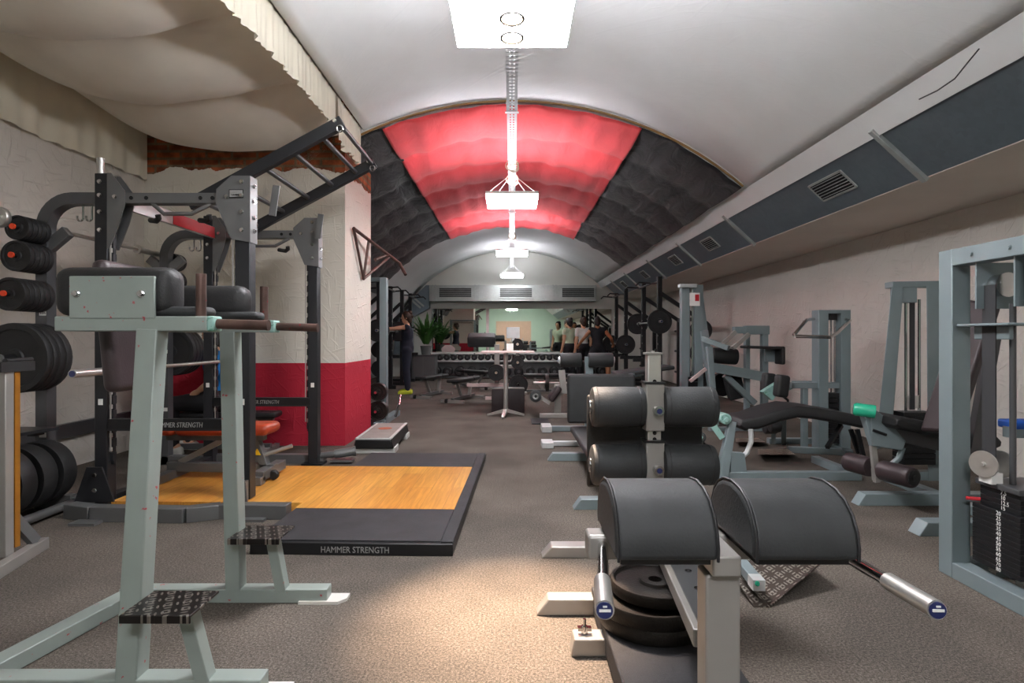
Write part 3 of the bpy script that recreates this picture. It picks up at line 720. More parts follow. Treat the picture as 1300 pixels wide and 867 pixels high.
# guide pole and rear storage
b = MB(); b.tube([(XB_-.055, YN+.03, .0), (XB_-.055, YN+.03, 2.36)], .024, 16); b.build('guide_pole', 'brushed_steel', rk)
for y, s in ((YN, -1), (YF, 1)):
    r = .2; pts = [(XB_, y, 2.075), (XC+r, y, 2.075)]+[tuple(p) for p in arc((XC+r, y, 2.075-r), r, PI/2, PI, 8)][1:]+[(XC, y, 1.5), (XC, y, 0)]
    b = MB(); pts = [V(p) for p in pts]
    # rectangular section swept along the bent column
    sec = []
    for i, p in enumerate(pts):
        t = (pts[min(i+1, len(pts)-1)]-pts[max(i-1, 0)]).normalized(); n_ = V((-t.z, 0, t.x))
        sec.append([p+n_*.038+V((0, -.04, 0)), p+n_*.038+V((0, .04, 0)), p-n_*.038+V((0, .04, 0)), p-n_*.038+V((0, -.04, 0))])
    vs = [q for k in sec for q in k]; fs_ = []
    for i in range(len(sec)-1):
        for k in range(4): fs_.append((4*i+k, 4*i+(k+1) % 4, 4*i+4+(k+1) % 4, 4*i+4+k))
    b._add(vs, fs_+[(3, 2, 1, 0), tuple(range(4*len(sec)-4, 4*len(sec)))]); col = b.build('storage_column', 'rackgrey_paint', rk)
    b = MB()
    for z in (1.60, 1.31, 1.02, .50): b.box((XC+.012, y-.042, z), (.045, .003, .032))
    b.build('weight_label', 'white_label', col)
    b = MB()
    for z in (1.60, 1.31, 1.02, .50): text_mesh({1.60: '2.5', 1.31: '1.25', 1.02: '15', .50: '20'}[z], .024, (XC-.006, y-.044, z-.008), (1, 0, 0), (0, 0, 1)).b
    b.b.free()
    for z, tx in ((1.60, '2.5'), (1.31, '1.25'), (1.02, '10')):
        text_mesh(tx, .022, (XC-.004, y-.0445, z-.008), (1, 0, 0), (0, 0, 1)).build('label_number', 'black_paint', col)
    # V bracket that cradles a bar, plate horns
    b = MB()
    for q in (-1, 1): b.bar((XC+q*.02, y, 1.75), (XC+q*.15, y, 1.86), .075, .05, (0, 1, 0))
    b.build('bar_cradle', 'gunmetal_paint', rk, bevel=.003)
    for z in (1.845, 1.665, 1.42, 1.02):
        b = MB(); HL = {1.845: .25, 1.665: .26, 1.42: .315, 1.02: .34}[z]; b.tube([(XC-(.0), y+s*.04, z), (XC, y+s*HL, z)], .0125 if z > 1.3 else .022, 14); h = b.build('plate_horn', 'black_paint', rk)
        b = MB(); b.tube([(XC, y+s*HL, z), (XC, y+s*(HL+.012), z)], .018 if z > 1.3 else .025, 14); b.build('horn_cap', 'orange_plastic' if z > 1.3 else 'gunmetal_paint', h)
    b = MB()
    for x in (XC+.25, XC+.31):
        b.tube([(x, y, 2.04), (x, y, 1.95)]+[tuple(p) for p in arc((x-.02, y, 1.95), .02, 0, -PI, 8)]+[(x-.04, y, 1.965)], .006, 8)
    b.build('accessory_hook', 'chrome', rk)
    # storage foot
    b = MB(); b.bar((XC-.05, y, .04), (XB_+.02, y, .04), .08, .08); b.build('storage_foot', 'gunmetal_paint', rk, bevel=.004)
b = MB(); b.tube([(XC+.20, 3.02, .045), (XC+.20, 3.80, .045)], .028, 14); b.tube([(XC-.08, 3.02, .045), (XC-.08, 3.80, .045)], .028, 14); b.bar((XC-.3, 3.8, .06), (XC+.2, 3.8, .06), .06, .08); b.build('bumper_rail', 'gunmetal_paint', rk)
b = MB(); b.prism([(XC-.35, 3.2), (XC+.02, 3.2), (XC+.12, 3.78), (XC-.35, 3.78)], .02, (0, 0, .545), (1, 0, 0), (0, 1, 0)); b.bar((XC-.3, 3.5, .522), (XC+.05, 3.5, .522), .05, .026); b.bar((XC, 3.7, .52), (XC, 3.82, .52), .05, .03); b.build('storage_shelf', 'charcoal_paint', rk)
# base beams: the near one wraps outwards
b = MB(); pts = [(XB_-.1, 3.64), (XB_+.1, 3.58), (-2.03, 3.55), (-1.86, 3.63), (-1.42, 3.62)]
for p, q in zip(pts, pts[1:]): b.bar((*p, .045), (*q, .045), .085, .09)
b.build('base_beam', 'gunmetal_paint', rk, bevel=.004)
b = MB(); b.bar((XB_-.05, YF+.06, .04), (XF_+.08, YF+.06, .04), .08, .08); b.build('base_beam', 'gunmetal_paint', rk, bevel=.004)
b = MB(); b.bar((XB_, YN, .04), (XB_, YF, .04), .07, .08); b.build('base_beam', 'charcoal_paint', rk, bevel=.004)
b = MB(); b.box((-1.63, 3.58, .008), (.17, .1, .016)); b.box((-2.62, 3.50, .008), (.16, .09, .016)); b.build('floor_anchor', 'gunmetal_paint', rk)
# safety arms with lettering
for y, tx in ((YN-.03, 1), (YF-.03, 1)):
    b = MB(); b.bar((XB_+.05, y, .57), (XF_-.02, y, .57), .05, .075); sa = b.build('safety_arm', 'black_paint', rk, bevel=.004)
    b = MB(); b.bar((XB_+.05, y, .535), (XF_-.02, y, .535), .055, .01); b.build('arm_liner', 'black_rubber', sa)
    b = text_mesh('HAMMER STRENGTH', .05, (-2.37 if y < 4.5 else -2.41, y-.0265, .553), (1, 0, 0), (0, 0, 1), shear=.15, width=.32, squash=.95); b.build('arm_lettering', 'grey_print', sa)
b = MB(); b.tube([(-1.62, 5.2, .08), (-1.46, 5.24, .10)], .04, 14); b.tube([(-1.74, 5.19, .07), (-1.62, 5.2, .08)], .03, 12); b.tube([(-1.46, 5.24, .1), (-1.44, 5.245, .103)], .046, 14); b.box((-1.55, 5.2, .025), (.2, .1, .02)); b.build('landmine_tube', 'gunmetal_paint', rk)
# ---- plates on the rack
def wplate(name, label, cat, c, ax, r, w, m='black_rubber', group=None, hole=.026, lip=.2, lipm=None):
    b = MB(); plate(b, (0, 0, 0), ax, r, w, hole, lip=lip)
    t = b.build(name, m); t.location = V(c)
    return tag(t, label, cat, group)
k = 0
sets = [(1.845, .079, .032, 5, .0, 'smallest plates on the top horn of the near rack column'), (1.665, .098, .034, 5, .0, 'small plates on the second horn of the near rack column'), (1.42, .105, .036, 6, .0, 'small plates on the third horn of the near rack column'), (1.02, .222, .048, 4, .0, 'large plates on the low horn of the near rack column')]
HORN = {1.845: 'topmost horn', 1.665: 'second horn', 1.42: 'third horn', 1.02: 'low horn'}
NAMES = ['outermost', 'second from the front', 'third from the front', 'fourth from the front', 'fifth from the front', 'innermost']
for z, r, w, n, _, grp in sets:
    for i in range(n):
        y = YN-.335+.012+w/2+(i*(w+.002)) if n > 3 else 0
        y = YN-.050-w/2-(n-1-i)*(w+.004)
        wplate('weight_plate', f'black plate {NAMES[i] if i < n-1 else "innermost"} on the {HORN[z]} of the near rack column', 'weight plate', (XC, y, z-(.0015 if z > 1.3 else .002)), (0, 1, 0), r, w, group=grp, hole=.015 if z > 1.3 else .026)
for z, r, w, n, grp in ((1.845, .079, .032, 4, 'small plates on the top horn of the far rack column'), (1.665, .098, .034, 3, 'small plates on the second horn of the far rack column'), (1.02, .222, .048, 4, 'large plates on the low horn of the far rack column')):
    for i in range(n):
        wplate('weight_plate', f"black plate {['nearest', 'second', 'third', 'fourth'][i]} to the far rack column on its {HORN[z]}", 'weight plate', (XC, YF+.050+w/2+i*(w+.004), z-(.0015 if z > 1.3 else .002)), (0, 1, 0), r, w, group=grp, hole=.015 if z > 1.3 else .026)
for i, (y, x, r, m, lb) in enumerate(((3.70, XC+.06, .203, 'black_rubber', 'thick black bumper plate next to the rack on the floor rail'), (3.545, XC+.06, .203, 'black_rubber', 'thick black bumper plate in the middle of the floor rail'), (3.39, XC+.06, .203, 'black_rubber', 'thick black bumper plate beside the orange one on the floor rail'), (3.27, XC+.06, .203, 'orange_plastic', 'orange bumper plate at the front of the floor rail'))):
    wplate('bumper_plate', lb, 'weight plate', (x, y, .085+r*.93), (0, 1, 0), r, .11 if i < 3 else .07, m, 'bumper plates on the floor rail', lip=.25)
# ---- bars on the rack
def barbell(name, label, cy, x, z, L=2.1, ax='y', sleeve=.40, end_m='blue_print', group=None):
    t = thing(name, label, 'barbell', (x, cy, z), group)
    d = V((0, 1, 0)) if ax == 'y' else V((1, 0, 0)); c = V((x, cy, z))
    b = MB(); b.tube([c-d*(L/2-sleeve), c+d*(L/2-sleeve)], .0142, 12); b.build('shaft', 'brushed_steel', t)
    for s in (-1, 1):
        b = MB(); b.tube([c+d*s*(L/2-sleeve), c+d*s*(L/2)], .025, 16); sl = b.build('sleeve', 'brushed_steel', t)
        b = MB(); b.tube([c+d*s*(L/2-sleeve-.012), c+d*s*(L/2-sleeve+.02)], .036, 16); b.build('collar', 'brushed_steel', sl)
        b = MB(); b.tube([c+d*s*(L/2), c+d*s*(L/2+.003)], .019, 16); b.build('end_badge', end_m, sl)
    return t
barbell('barbell', 'empty barbell resting low across the hooks of the power rack', 4.50, XB_+.10, .93, 2.2)
t = barbell('thick_grip_bar', 'grey steel bar lying in the cradles on top of the two storage columns', 4.40, XC-.095, 1.905, 2.0, sleeve=.5)
b = MB(); b.lathe([(.026, -.02), (.06, -.02), (.065, -.012), (.065, .012), (.06, .02), (.026, .02), (.026, -.02)], (XC-.095, 3.58, 1.905), (0, 1, 0), 24)
o = b.build('collar_disc', 'brushed_steel'); tag(o, 'round grey collar disc on the bar above the storage column', 'collar')
# ---- lifting platform
th = math.radians(-1.6)
pl = thing('lifting_platform', 'lifting platform with oak boards between black rubber mats', 'platform', (-.31, 2.98, 0)); pl.rotation_euler = (0, 0, th)
Lx = 1.08
def lbox(x0, x1, y0, y1, z0, z1, nm, m, par=pl, bev=.0):
    b = MB(); b.box(((x0+x1)/2, (y0+y1)/2, (z0+z1)/2), (x1-x0, y1-y0, z1-z0)); return b.build(nm, m, par, local=True, bevel=bev)
b = MB(); b.box((-Lx/2, 1.17, .032), (Lx, 2.34, .064)); fr = b.build('frame', 'black_paint', pl, local=True, bevel=.004)
lbox(-Lx+.01, -.07, .03, .585, .06, .07, 'rubber_mat', 'matt_rubber'); lbox(-Lx+.01, -.07, 1.76, 2.31, .06, .07, 'rubber_mat', 'matt_rubber')
b = MB(); b.box((-.575, 1.172, .041), (1.01, 1.165, .058)); b.box((-1.715, 1.225, .041), (1.27, 1.05, .058)); b.build('wood_deck', 'oak_boards', pl, local=True); lbox(-.066, -.004, .02, 2.32, .06, .071, 'edge_strip', 'matt_rubber')
text_mesh('HAMMER STRENGTH', .046, (-.70, -.002, .015), (1, 0, 0), (0, 0, 1), width=.36).build('edge_lettering', 'grey_print', pl, local=True)
# ---- orange adjustable bench inside the rack
bn = thing('adjustable_bench', 'adjustable weight bench with orange pad standing inside the power rack', 'bench', (-2.3, 4.35, .07))
b = MB(); pad(b, (-2.18, 4.38, .45), (.70, .28, .085), r=.04); b.build('back_pad', 'orange_vinyl', bn)
b = MB(); pad(b, (-2.60, 4.38, .45), (.13, .28, .085), r=.04); b.build('seat_pad', 'orange_vinyl', bn)
b = MB(); b.bar((-2.65, 4.38, .385), (-1.9, 4.38, .385), .06, .05); b.build('pad_frame', 'gunmetal_paint', bn)
b = MB(); b.bar((-2.64, 4.38, .16), (-1.82, 4.38, .14), .07, .07); b.build('main_beam', 'gunmetal_paint', bn, bevel=.004)
b = MB(); b.bar((-1.98, 4.38, .38), (-1.90, 4.38, .16), .07, .06, (1, 0, 0)); post = b.build('support_post', 'gunmetal_paint', bn, bevel=.004)
b = MB(); b.prism([(-.028, 0), (.028, 0), (0, .05)], .003, (-1.945, 4.34, .25)); b.build('warning_label', 'yellow_label', post)
b = MB(); b.bar((-2.55, 4.38, .19), (-2.2, 4.38, .37), .05, .04); b.build('ladder_brace', 'silver_paint', bn)
b = MB(); b.bar((-1.86, 4.16, .13), (-1.86, 4.58, .13), .08, .07); b.bar((-1.86, 4.16, .13), (-1.86, 4.16, .072), .08, .08); b.build('front_foot', 'gunmetal_paint', bn, bevel=.004)
b = MB(); b.bar((-2.60, 4.14, .105), (-2.60, 4.62, .105), .07, .06); b.build('rear_foot', 'gunmetal_paint', bn, bevel=.004)
b = MB(); b.lathe([(0, -.02), (.03, -.02), (.036, -.012), (.036, .012), (.03, .02), (0, .02)], (-1.80, 4.30, .110), (0, 1, 0), 20); b.build('wheel', 'black_rubber', bn)
b = MB(); b.tube([(-1.92, 4.36, .24), (-1.70, 4.40, .31)], .015, 10); b.build('lift_handle', 'silver_paint', bn)
# ---- stand at the left edge, amber reflection on its post built as a strip
st = thing('storage_stand', 'grey steel stand with an amber painted reflection at the left edge', 'stand', (-2.52, 2.8, 0))
b = MB(); b.bar((-2.55, 2.86, .05), (-2.55, 2.86, .98), .05, .05, (0, 1, 0)); b.build('post', 'silver_paint', st, bevel=.004)
b = MB(); b.box((-2.545, 2.905, .53), (.04, .03, .9)); b.build('reflection_strip', 'amber_reflection', st)  # amber strip is a reflection on the post, put into colour
b = MB(); b.bar((-2.42, 2.55, .03), (-2.55, 3.10, .03), .05, .06); b.build('foot', 'silver_paint', st, bevel=.004)
b = MB(); b.bar((-2.54, 3.03, .06), (-2.575, 2.87, .30), .03, .055, (0, 1, 0)); b.build('brace', 'gunmetal_paint', st); 
b = MB(); b.bar((-2.55, 2.80, 1.0), (-2.55, 3.0, 1.0), .07, .05); b.tube([(-2.55, 2.86, 1.03), (-2.62, 3.1, 1.03)], .012, 10); b.build('top_rest', 'black_rubber', st)
# ---- pull-up bracket on the pier
pb = thing('pull_up_bracket', 'brown steel pull-up bracket jutting from the plaster pier', 'bracket', P(445, 290, 6.3))
A, B_, E, D = P(445, 290, 6.25), P(458, 354, 6.66), P(507, 334, 7.5), P(512, 350, 7.5); C_ = A.lerp(E, .33); H_ = A.lerp(E, .78)
A.x = B_.x = XP+.03
b = MB(); b.tube([A, E], .02, 10); b.build('top_bar', 'bronze_grip', pb)
b = MB(); b.tube([A, B_], .016, 10); b.build('wall_brace', 'bronze_grip', pb)
b = MB(); b.tube([B_, C_], .016, 10); b.build('middle_brace', 'bronze_grip', pb)
b = MB(); b.tube([B_, H_], .018, 10); b.build('lower_brace', 'bronze_grip', pb)
b = MB(); b.tube([E, D+V((.05, -.1, 0))], .02, 10); b.tube([A.lerp(E, .72), A.lerp(E, .72)+V((-.10, -.25, -.10))], .02, 10); b.build('handle', 'bronze_grip', pb)
# ---- aerobic step
sp = thing('aerobic_step', 'grey aerobic step with orange emblem on the carpet beside the red wall', 'step', (-1.38, 6.1, 0)); sp.rotation_euler = (0, 0, .03)
b = MB(); b.prism([(-.20, .05), (.20, .05), (.175, .145), (-.175, .145)], 1.02, (0, 0, 0), (1, 0, 0), (0, 0, 1)); b.build('body', 'black_plastic', sp, local=True, bevel=.012)
b = MB(); b.box((0, 0, .148), (.34, 1.0, .014)); b.build('top_mat', 'step_grey', sp, local=True, bevel=.005)
b = MB()
for x in (-.165, .165): b.box((x, 0, .151), (.03, 1.0, .014))
b.box((0, -.49, .14), (.34, .03, .03)); b.build('edge_band', 'lamp_housing', sp, local=True, bevel=.004)
b = MB(); b.lathe([(0, 0), (.075, 0), (.075, .002), (0, .002)], (0, .1, .1555), (0, 0, 1), 20); b.build('emblem', 'faded_orange', sp, local=True)
for y in (-.38, .38):
    b = MB(); b.box((0, y, .03), (.42, .2, .06)); b.build('riser', 'lamp_housing', sp, local=True, bevel=.006)
# ================================================================ right side and the middle
BG = 'bluegrey_paint'
def pbar(mb, a, b, w, h=None, up=(0, 0, 1)):
    A, B_ = P(*a), P(*b)
    if abs((B_-A).normalized().z) > .85 and tuple(up) == (0, 0, 1): up = (0, 1, 0)
    return mb.bar(A, B_, w, h or w, up)
def foot(mb, x0, x1, y, w, h, c=.05):
    return mb.prism([(x0, 0), (x1, 0), (x1, h), (x0+c, h)], w, (0, y, 0))
def ptube(mb, pts, r, n=10): return mb.tube([P(*p) for p in pts], r, n)
# ---- glute-ham developer in the foreground
gh = thing('glute_ham_bench', 'silver glute ham bench with two big domed black pads in the right foreground', 'gym machine', (.52, 1.9, 0))
def dome(x0, x1, nm):
    b = MB(); yc = 1.45; zb = .635
    prof = [(-.148, 0), (-.15, .03), (-.143, .065), (-.125, .098), (-.095, .125), (-.055, .142), (0, .149), (.055, .142), (.095, .125), (.125, .098), (.143, .065), (.15, .03), (.148, 0)]
    b.prism(prof, x1-x0, ((x0+x1)/2, yc, zb), (0, 1, 0), (0, 0, 1)); p = b.build(nm, 'grey_vinyl', gh, bevel=.014, seg=3)
    b = MB()
    for x in (x0+.006, x1-.006): b.tube([(x, yc+q[0]*1.004, zb+q[1]*1.008) for q in prof], .0035, 6)
    b.build('piping', 'black_vinyl', p)
    b = MB(); b.box(((x0+x1)/2, yc, zb-.008), (x1-x0-.03, .25, .014)); b.build('backing_board', 'black_plastic', p)
dome(.238, .478, 'hip_pad'); dome(.555, .80, 'hip_pad')
SP = 'silver_paint'
b = MB(); b.bar((.515, 1.42, .03), (.515, 1.42, .57), .085, .07, (0, 1, 0)); b.build('front_post', SP, gh, bevel=.006)
b = MB(); b.bar((.20, 1.53, .595), (.80, 1.53, .595), .07, .065); b.build('pad_beam', SP, gh, bevel=.008)
b = MB(); b.bar((.515, 1.36, .60), (.515, 1.60, .60), .07, .05); b.build('pad_bracket', SP, gh, bevel=.005)
for x0, x1 in ((.24, .176), (.83, .807)):
    b = MB(); b.tube([(x0, 1.50, .60), (x1+.2*(x0-x1), 1.18, .625)], .0135, 16); h = b.build('handle', 'chrome', gh)
    b = MB(); b.tube([(x1+.3*(x0-x1), 1.23, .622), (x1, 1.08, .632)], .0185, 18); b.build('handle_sleeve', 'brushed_steel', h)
    b = MB(); b.tube([(x1, 1.081, .632), (x1-.0005, 1.077, .6322)], .0155, 18); k = b.build('end_badge', 'blue_print', h)
    b = MB(); b.box((x1, 1.076, .6325), (.022, .002, .005)); b.box((x1, 1.076, .640), (.008, .002, .003)); b.build('badge_print', 'white_print', h)
# spine between post and roller column with dark cover
b = MB(); b.bar((.64, 2.28, .285), (.565, 1.58, .31), .12, .05); b.build('spine_rail', SP, gh, bevel=.004)
b = MB(); b.bar((.648, 2.27, .313), (.575, 1.585, .338), .095, .008); k = b.build('spine_cover', 'rackgrey_paint', gh)
b = MB()
for t in (.25, .4, .62): b.lathe([(.006, 0), (.012, 0), (.012, .004), (.006, .004), (.006, 0)], V((.648, 2.27, .318)).lerp(V((.575, 1.585, .343)), t), (0, 0, 1), 12)
b.build('screw', 'chrome', k)
# roller column
b = MB(); b.bar((.58, 2.34, .03), (.58, 2.34, 1.08), .055, .05, (0, 1, 0)); c = b.build('roller_column', 'brushed_steel', gh, bevel=.004)
b = MB(); b.box((.58, 2.34, 1.083), (.068, .06, .008)); b.bolt((.58, 2.34, 1.087), (0, 0, 1), .008, .008); b.build('column_cap', 'silver_paint', c)
b = MB()
for z in (.97, .735, .76): b.lathe([(0, 0), (.008, 0), (.008, .003), (0, .003)], (.58, 2.314, z), (0, -1, 0), 10)
b.build('column_hole_shade', 'hole_shade', c)  # dark discs on the column stand in for shaded holes
for z, dy in ((.865, 0), (.628, 0)):
    b = MB(); b.box((.578, 2.33, z), (.075, .075, .19 if z > .7 else .2)); s = b.build('roller_sleeve', SP, gh, bevel=.004)
    b = MB(); b.tube([(.585, 2.29, z-.01), (.587, 2.262, z-.01)], .020, 16); k = b.build('lock_knob', 'chrome', s)
    b = MB(); b.tube([(.587, 2.263, z-.01), (.587, 2.26, z-.01)], .011, 16); b.build('knob_badge', 'blue_print', k)
    b = MB(); b.box((.578, 2.33, z+.1), (.085, .085, .008)); b.build('sleeve_collar', 'black_plastic', s)
    for x0, x1 in ((.325, .538), (.612, .828)):
        b = MB(); roller(b, (x0, 2.33, z), (x1, 2.33, z), .082, .014); r = b.build('foot_roller', 'grey_vinyl', gh)
        b = MB()
        for q in (.02, .19): b.lathe([(.0825, -.002), (.0835, 0), (.0825, .002)], (x0+q, 2.33, z), (1, 0, 0), 28)
        b.build('stitch_line', 'black_vinyl', r)
        b = MB(); xe = x0-.002 if x0 < .5 else x1+.002; b.lathe([(0, 0), (.03, 0), (.03, .008), (0, .008)], (xe, 2.33, z), (-1 if x0 < .5 else 1, 0, 0), 20); b.build('roller_end', 'chrome', r)
b = MB(); b.box((.575, 2.47, .70), (.50, .025, .40)); b.build('foot_plate', 'black_rubber', gh, bevel=.01)
# feet
b = MB(); foot(b, .10, .64, 2.38, .07, .07); b.build('foot_bar', 'silver_paint', gh, bevel=.006)
b = MB(); foot(b, .212, .45, 2.08, .075, .065, .012); b.build('foot_bar', 'silver_paint', gh, bevel=.006)
b = MB(); foot(b, .155, .58, 3.0, .09, .06); b.bar((.58, 3.0, .03), (.58, 2.34, .03), .07, .06); b.build('foot_bar', 'silver_paint', gh, bevel=.006)
b = MB(); b.bar((.515, 1.40, .03), (.515, 1.75, .03), .085, .06); b.build('base_beam', 'silver_paint', gh, bevel=.006)
b = MB(); b.tube([(.265, 2.08, .065), (.265, 2.08, .095)], .012, 12); b.tube([(.265, 2.08, .09), (.265, 2.08, .12)], .006, 10); b.box((.265, 2.08, .085), (.05, .02, .012)); b.build('levelling_bolt', 'chrome', gh)
b = MB(); b.box((.53, 2.06, .055), (.39, .68, .09)); b.build('plate_tray', 'matt_rubber', gh, bevel=.006)
b = MB(); b.box((.80, 1.75, .02), (.03, .05, .04)); b.b.free()
for i, (c, r, w, lb) in enumerate((((.52, 2.115, .128), .20, .05, 'bottom'), ((.515, 2.11, .181), .20, .05, 'middle'), ((.535, 2.125, .228), .165, .04, 'smaller top'))):
    wplate('weight_plate', f'{lb} iron plate of the stack lying on the tray of the front bench', 'weight plate', c, (0, 0, 1), r, w, 'iron', 'iron plates stacked under the domed pads', lip=.12)
# ---- tread-plate foot rest
fr_ = thing('foot_rest', 'diamond tread plate foot rest with mint capped grey arm on the carpet', 'foot rest', P(977, 771, 2.42))
A, B_, C_, D_ = P(977, 771, 2.42), P(1046, 712, 2.62), P(1000, 680, 2.95), P(926, 700, 2.80)
E_, F_2 = P(957, 771, 2.42), P(926, 722, 2.62)
def sheet(pts, th):
    n = (pts[1]-pts[0]).cross(pts[-1]-pts[0]).normalized(); b = MB(); k = len(pts)
    return b._add([p+n*th/2 for p in pts]+[p-n*th/2 for p in pts], [tuple(range(k)), tuple(range(k, 2*k))[::-1]]+[(i, k+i, k+(i+1) % k, (i+1) % k) for i in range(k)])
sheet([A, B_, C_, D_], .006).build('tread_surface', 'tread_plate', fr_, smooth=False)
sheet([A, D_, F_2, E_], .006).build('side_flange', 'tread_plate', fr_, smooth=False)
b = MB(); b.bar(P(962, 741, 2.46), P(920, 690, 2.85), .05, .045); k = b.build('support_arm', BG, fr_, bevel=.004)
b = MB(); b.bar(P(964, 743.5, 2.44), P(957, 735, 2.50), .052, .047); k2 = b.build('arm_cap', 'white_metal', k)
b = MB(); b.lathe([(0, 0), (.011, 0), (.008, .006), (0, .006)], P(961.5, 741, 2.43), (0, -1, .3), 12); b.build('cap_plug', 'teal_cap', k2)
# ---- low bench with upright back pad behind the rollers
ab = thing('low_bench', 'low black bench with upright black back pad just past the front bench rollers', 'bench', (.85, 4.8, 0))
b = MB(); pad(b, (.87, 4.78, .262), (.62, 1.42, .06), r=.025); b.build('seat_pad', 'black_vinyl', ab)
b = MB(); pad(b, (.87, 5.56, .55), (.66, .09, .48), r=.03); b.build('back_pad', 'grey_vinyl', ab)
b = MB(); b.bar((.87, 4.1, .205), (.87, 5.7, .205), .07, .06); b.build('seat_beam', BG, ab, bevel=.004)
b = MB(); foot(b, .41, 1.25, 3.83, .09, .07); b.bar((.87, 3.83, .035), (.87, 4.15, .2), .06, .06); b.build('front_foot', BG, ab, bevel=.004)
b = MB(); foot(b, .33, 1.4, 5.32, .08, .07); b.bar((.87, 5.32, .035), (.87, 5.4, .2), .06, .06); b.build('rear_foot', BG, ab, bevel=.004)
b = MB(); b.box((.37, 5.98, .03), (.12, .22, .06)); b.bar((.36, 6.0, .03), (.9, 6.0, .03), .05, .05); b.bar((.9, 6.0, .03), (.87, 5.65, .3), .05, .05); b.build('back_brace', 'white_metal', ab, bevel=.004)
# ---- roller stand behind it
rs = thing('roller_bench', 'grey bench stand with two short black rollers on a post behind the low bench', 'gym machine', (.86, 6.4, 0))
b = MB(); b.bar((.865, 6.4, .0), (.865, 6.4, .93), .09, .06, (0, 1, 0)); b.build('post', BG, rs, bevel=.004)
for x0, x1 in ((.54, .79), (.87, 1.14)):
    b = MB(); q0, q1 = P(711 if x0 < .8 else 747, 457, 6.35), P(738 if x0 < .8 else 778, 457, 6.35)
    roller(b, q0, q1, .08); r = b.build('foam_roller', 'grey_vinyl', rs)
    b = MB(); e = q0 if x0 < .8 else q1; s = -1 if x0 < .8 else 1; b.lathe([(0, 0), (.04, 0), (.035, .02), (0, .02)], e, (s, 0, 0), 16); b.build('roller_end', 'white_metal', r)
b = MB(); b.bar((.42, 6.95, .035), (1.2, 6.95, .035), .07, .06); b.bar((.86, 6.95, .035), (.86, 6.38, .035), .07, .06); b.build('foot_bar', BG, rs, bevel=.004)
b = MB(); b.box((.42, 6.97, .04), (.12, .3, .07)); b.build('foot_cap', 'white_metal', rs, bevel=.005)
b = MB(); pad(b, P(815, 470, 7.6), (.75, .5, .05), Euler((0, -.13, 0)), r=.02); b.build('incline_board', 'grey_vinyl', rs)
b = MB(); b.bar((.865, 6.4, .62), P(815, 474, 7.6), .05, .05); b.build('board_arm', BG, rs)
mt_ = MB(); mt_.box((.38, 7.72, .01), (.24, .5, .012)); tag(mt_.build('rubber_mat', 'matt_rubber'), 'small black rubber mat on the carpet beside the white foot cap', 'mat')
# ---- leg extension bench farther back
le = thing('leg_extension_bench', 'pale grey leg extension bench with brown pad and chrome ended roller in mid room', 'gym machine', G(700, 528))
y = 8.2
b = MB(); b.bar(G(685, 530)+V((0, 0, .03)), G(745, 530)+V((0, 0, .03)), .08, .06); b.build('foot_bar', 'silver_paint', le, bevel=.004)
b = MB(); pbar(b, (708, 528, y), (708, 488, y), .09, .08); b.build('post', 'silver_paint', le, bevel=.004)
b = MB(); pad(b, P(704, 499, y), (.09, .34, .24), Euler((0, .62, 0)), r=.03); b.build('thigh_pad', 'brown_vinyl', le)
b = MB(); pbar(b, (684, 503, y), (698, 512, y), .05, .05); b.build('swing_arm', 'silver_paint', le)
b = MB(); roller(b, P(680, 503, y-.15), P(680, 503, y+.3), .085); r = b.build('ankle_roller', 'grey_vinyl', le)
b = MB(); b.lathe([(.02, 0), (.045, 0), (.045, .015), (.02, .015), (.02, 0)], P(680, 503, y-.155), (0, -1, 0), 16); b.build('roller_end', 'chrome', r)
b = MB(); pad(b, P(722, 496, y+.3), (.3, .5, .07), Euler((0, .5, 0)), r=.025); b.build('seat_pad', 'black_vinyl', le)
b = MB(); pbar(b, (713, 470, y), (716, 500, y), .09, .05); b.build('side_plate', 'silver_paint', le)
# ---- prone leg curl bench
lc = thing('leg_curl_bench', 'pale blue grey leg curl bench with a long kinked black pad on the right', 'gym machine', (2.2, 4.7, 0))
YL = 4.72
b = MB(); b.bar((1.72, 4.58, .035), (2.80, 4.58, .035), .07, .07); b.build('base_beam', BG, lc, bevel=.005)
for x0, x1, w in ((914, 926, .05), (933, 921, .06)):
    b = MB(); pbar(b, (x1+3 if x0 == 914 else x1+8, 535, 4.62), (x0-3 if x0 == 914 else 918, 608, 4.55), w, .06); b.build('pivot_post', BG, lc, bevel=.005)
b = MB(); pbar(b, (902, 535, 4.62), (917, 556, 4.6), .05, .05); pbar(b, (880, 543, 4.62), (906, 536, 4.62), .045, .03); b.build('lever_arm', 'mint_cap', lc, bevel=.004)
b = MB(); b.lathe([(0, -.05), (.045, -.05), (.045, .05), (0, .05)], P(919, 531, 4.62), (0, 1, 0), 20); b.lathe([(0, 0), (.02, 0), (.02, .012), (0, .012)], P(922, 533, 4.56), (0, -1, 0), 16); b.build('pivot_hub', 'mint_cap', lc, bevel=.005)
b = MB(); b.prism([(0, 0), (.13, 0), (.11, .16), (0, .17)], .06, P(926, 600, 4.58), (1, 0, 0), (0, 0, 1)); b.build('gusset', BG, lc)
b = MB(); ptube(b, [(953, 545, 4.62), (954, 560, 4.62), (948, 575, 4.62), (936, 584, 4.62)], .02); b.build('range_quadrant', 'white_metal', lc)
b = MB(); roller(b, P(889, 555, 4.45), P(889, 555, 4.75), .045, .008); r = b.build('cam_wheel', 'black_plastic', lc)
b = MB(); b.lathe([(0, 0), (.018, 0), (.018, .01), (0, .01)], P(889, 555, 4.445), (0, -1, 0), 12); b.build('hub_cap', 'mint_cap', r)
b = MB(); ptube(b, [(893, 562, 4.5), (912, 583, 4.5)], .008, 8); b.build('cable', 'wire_dark', lc)
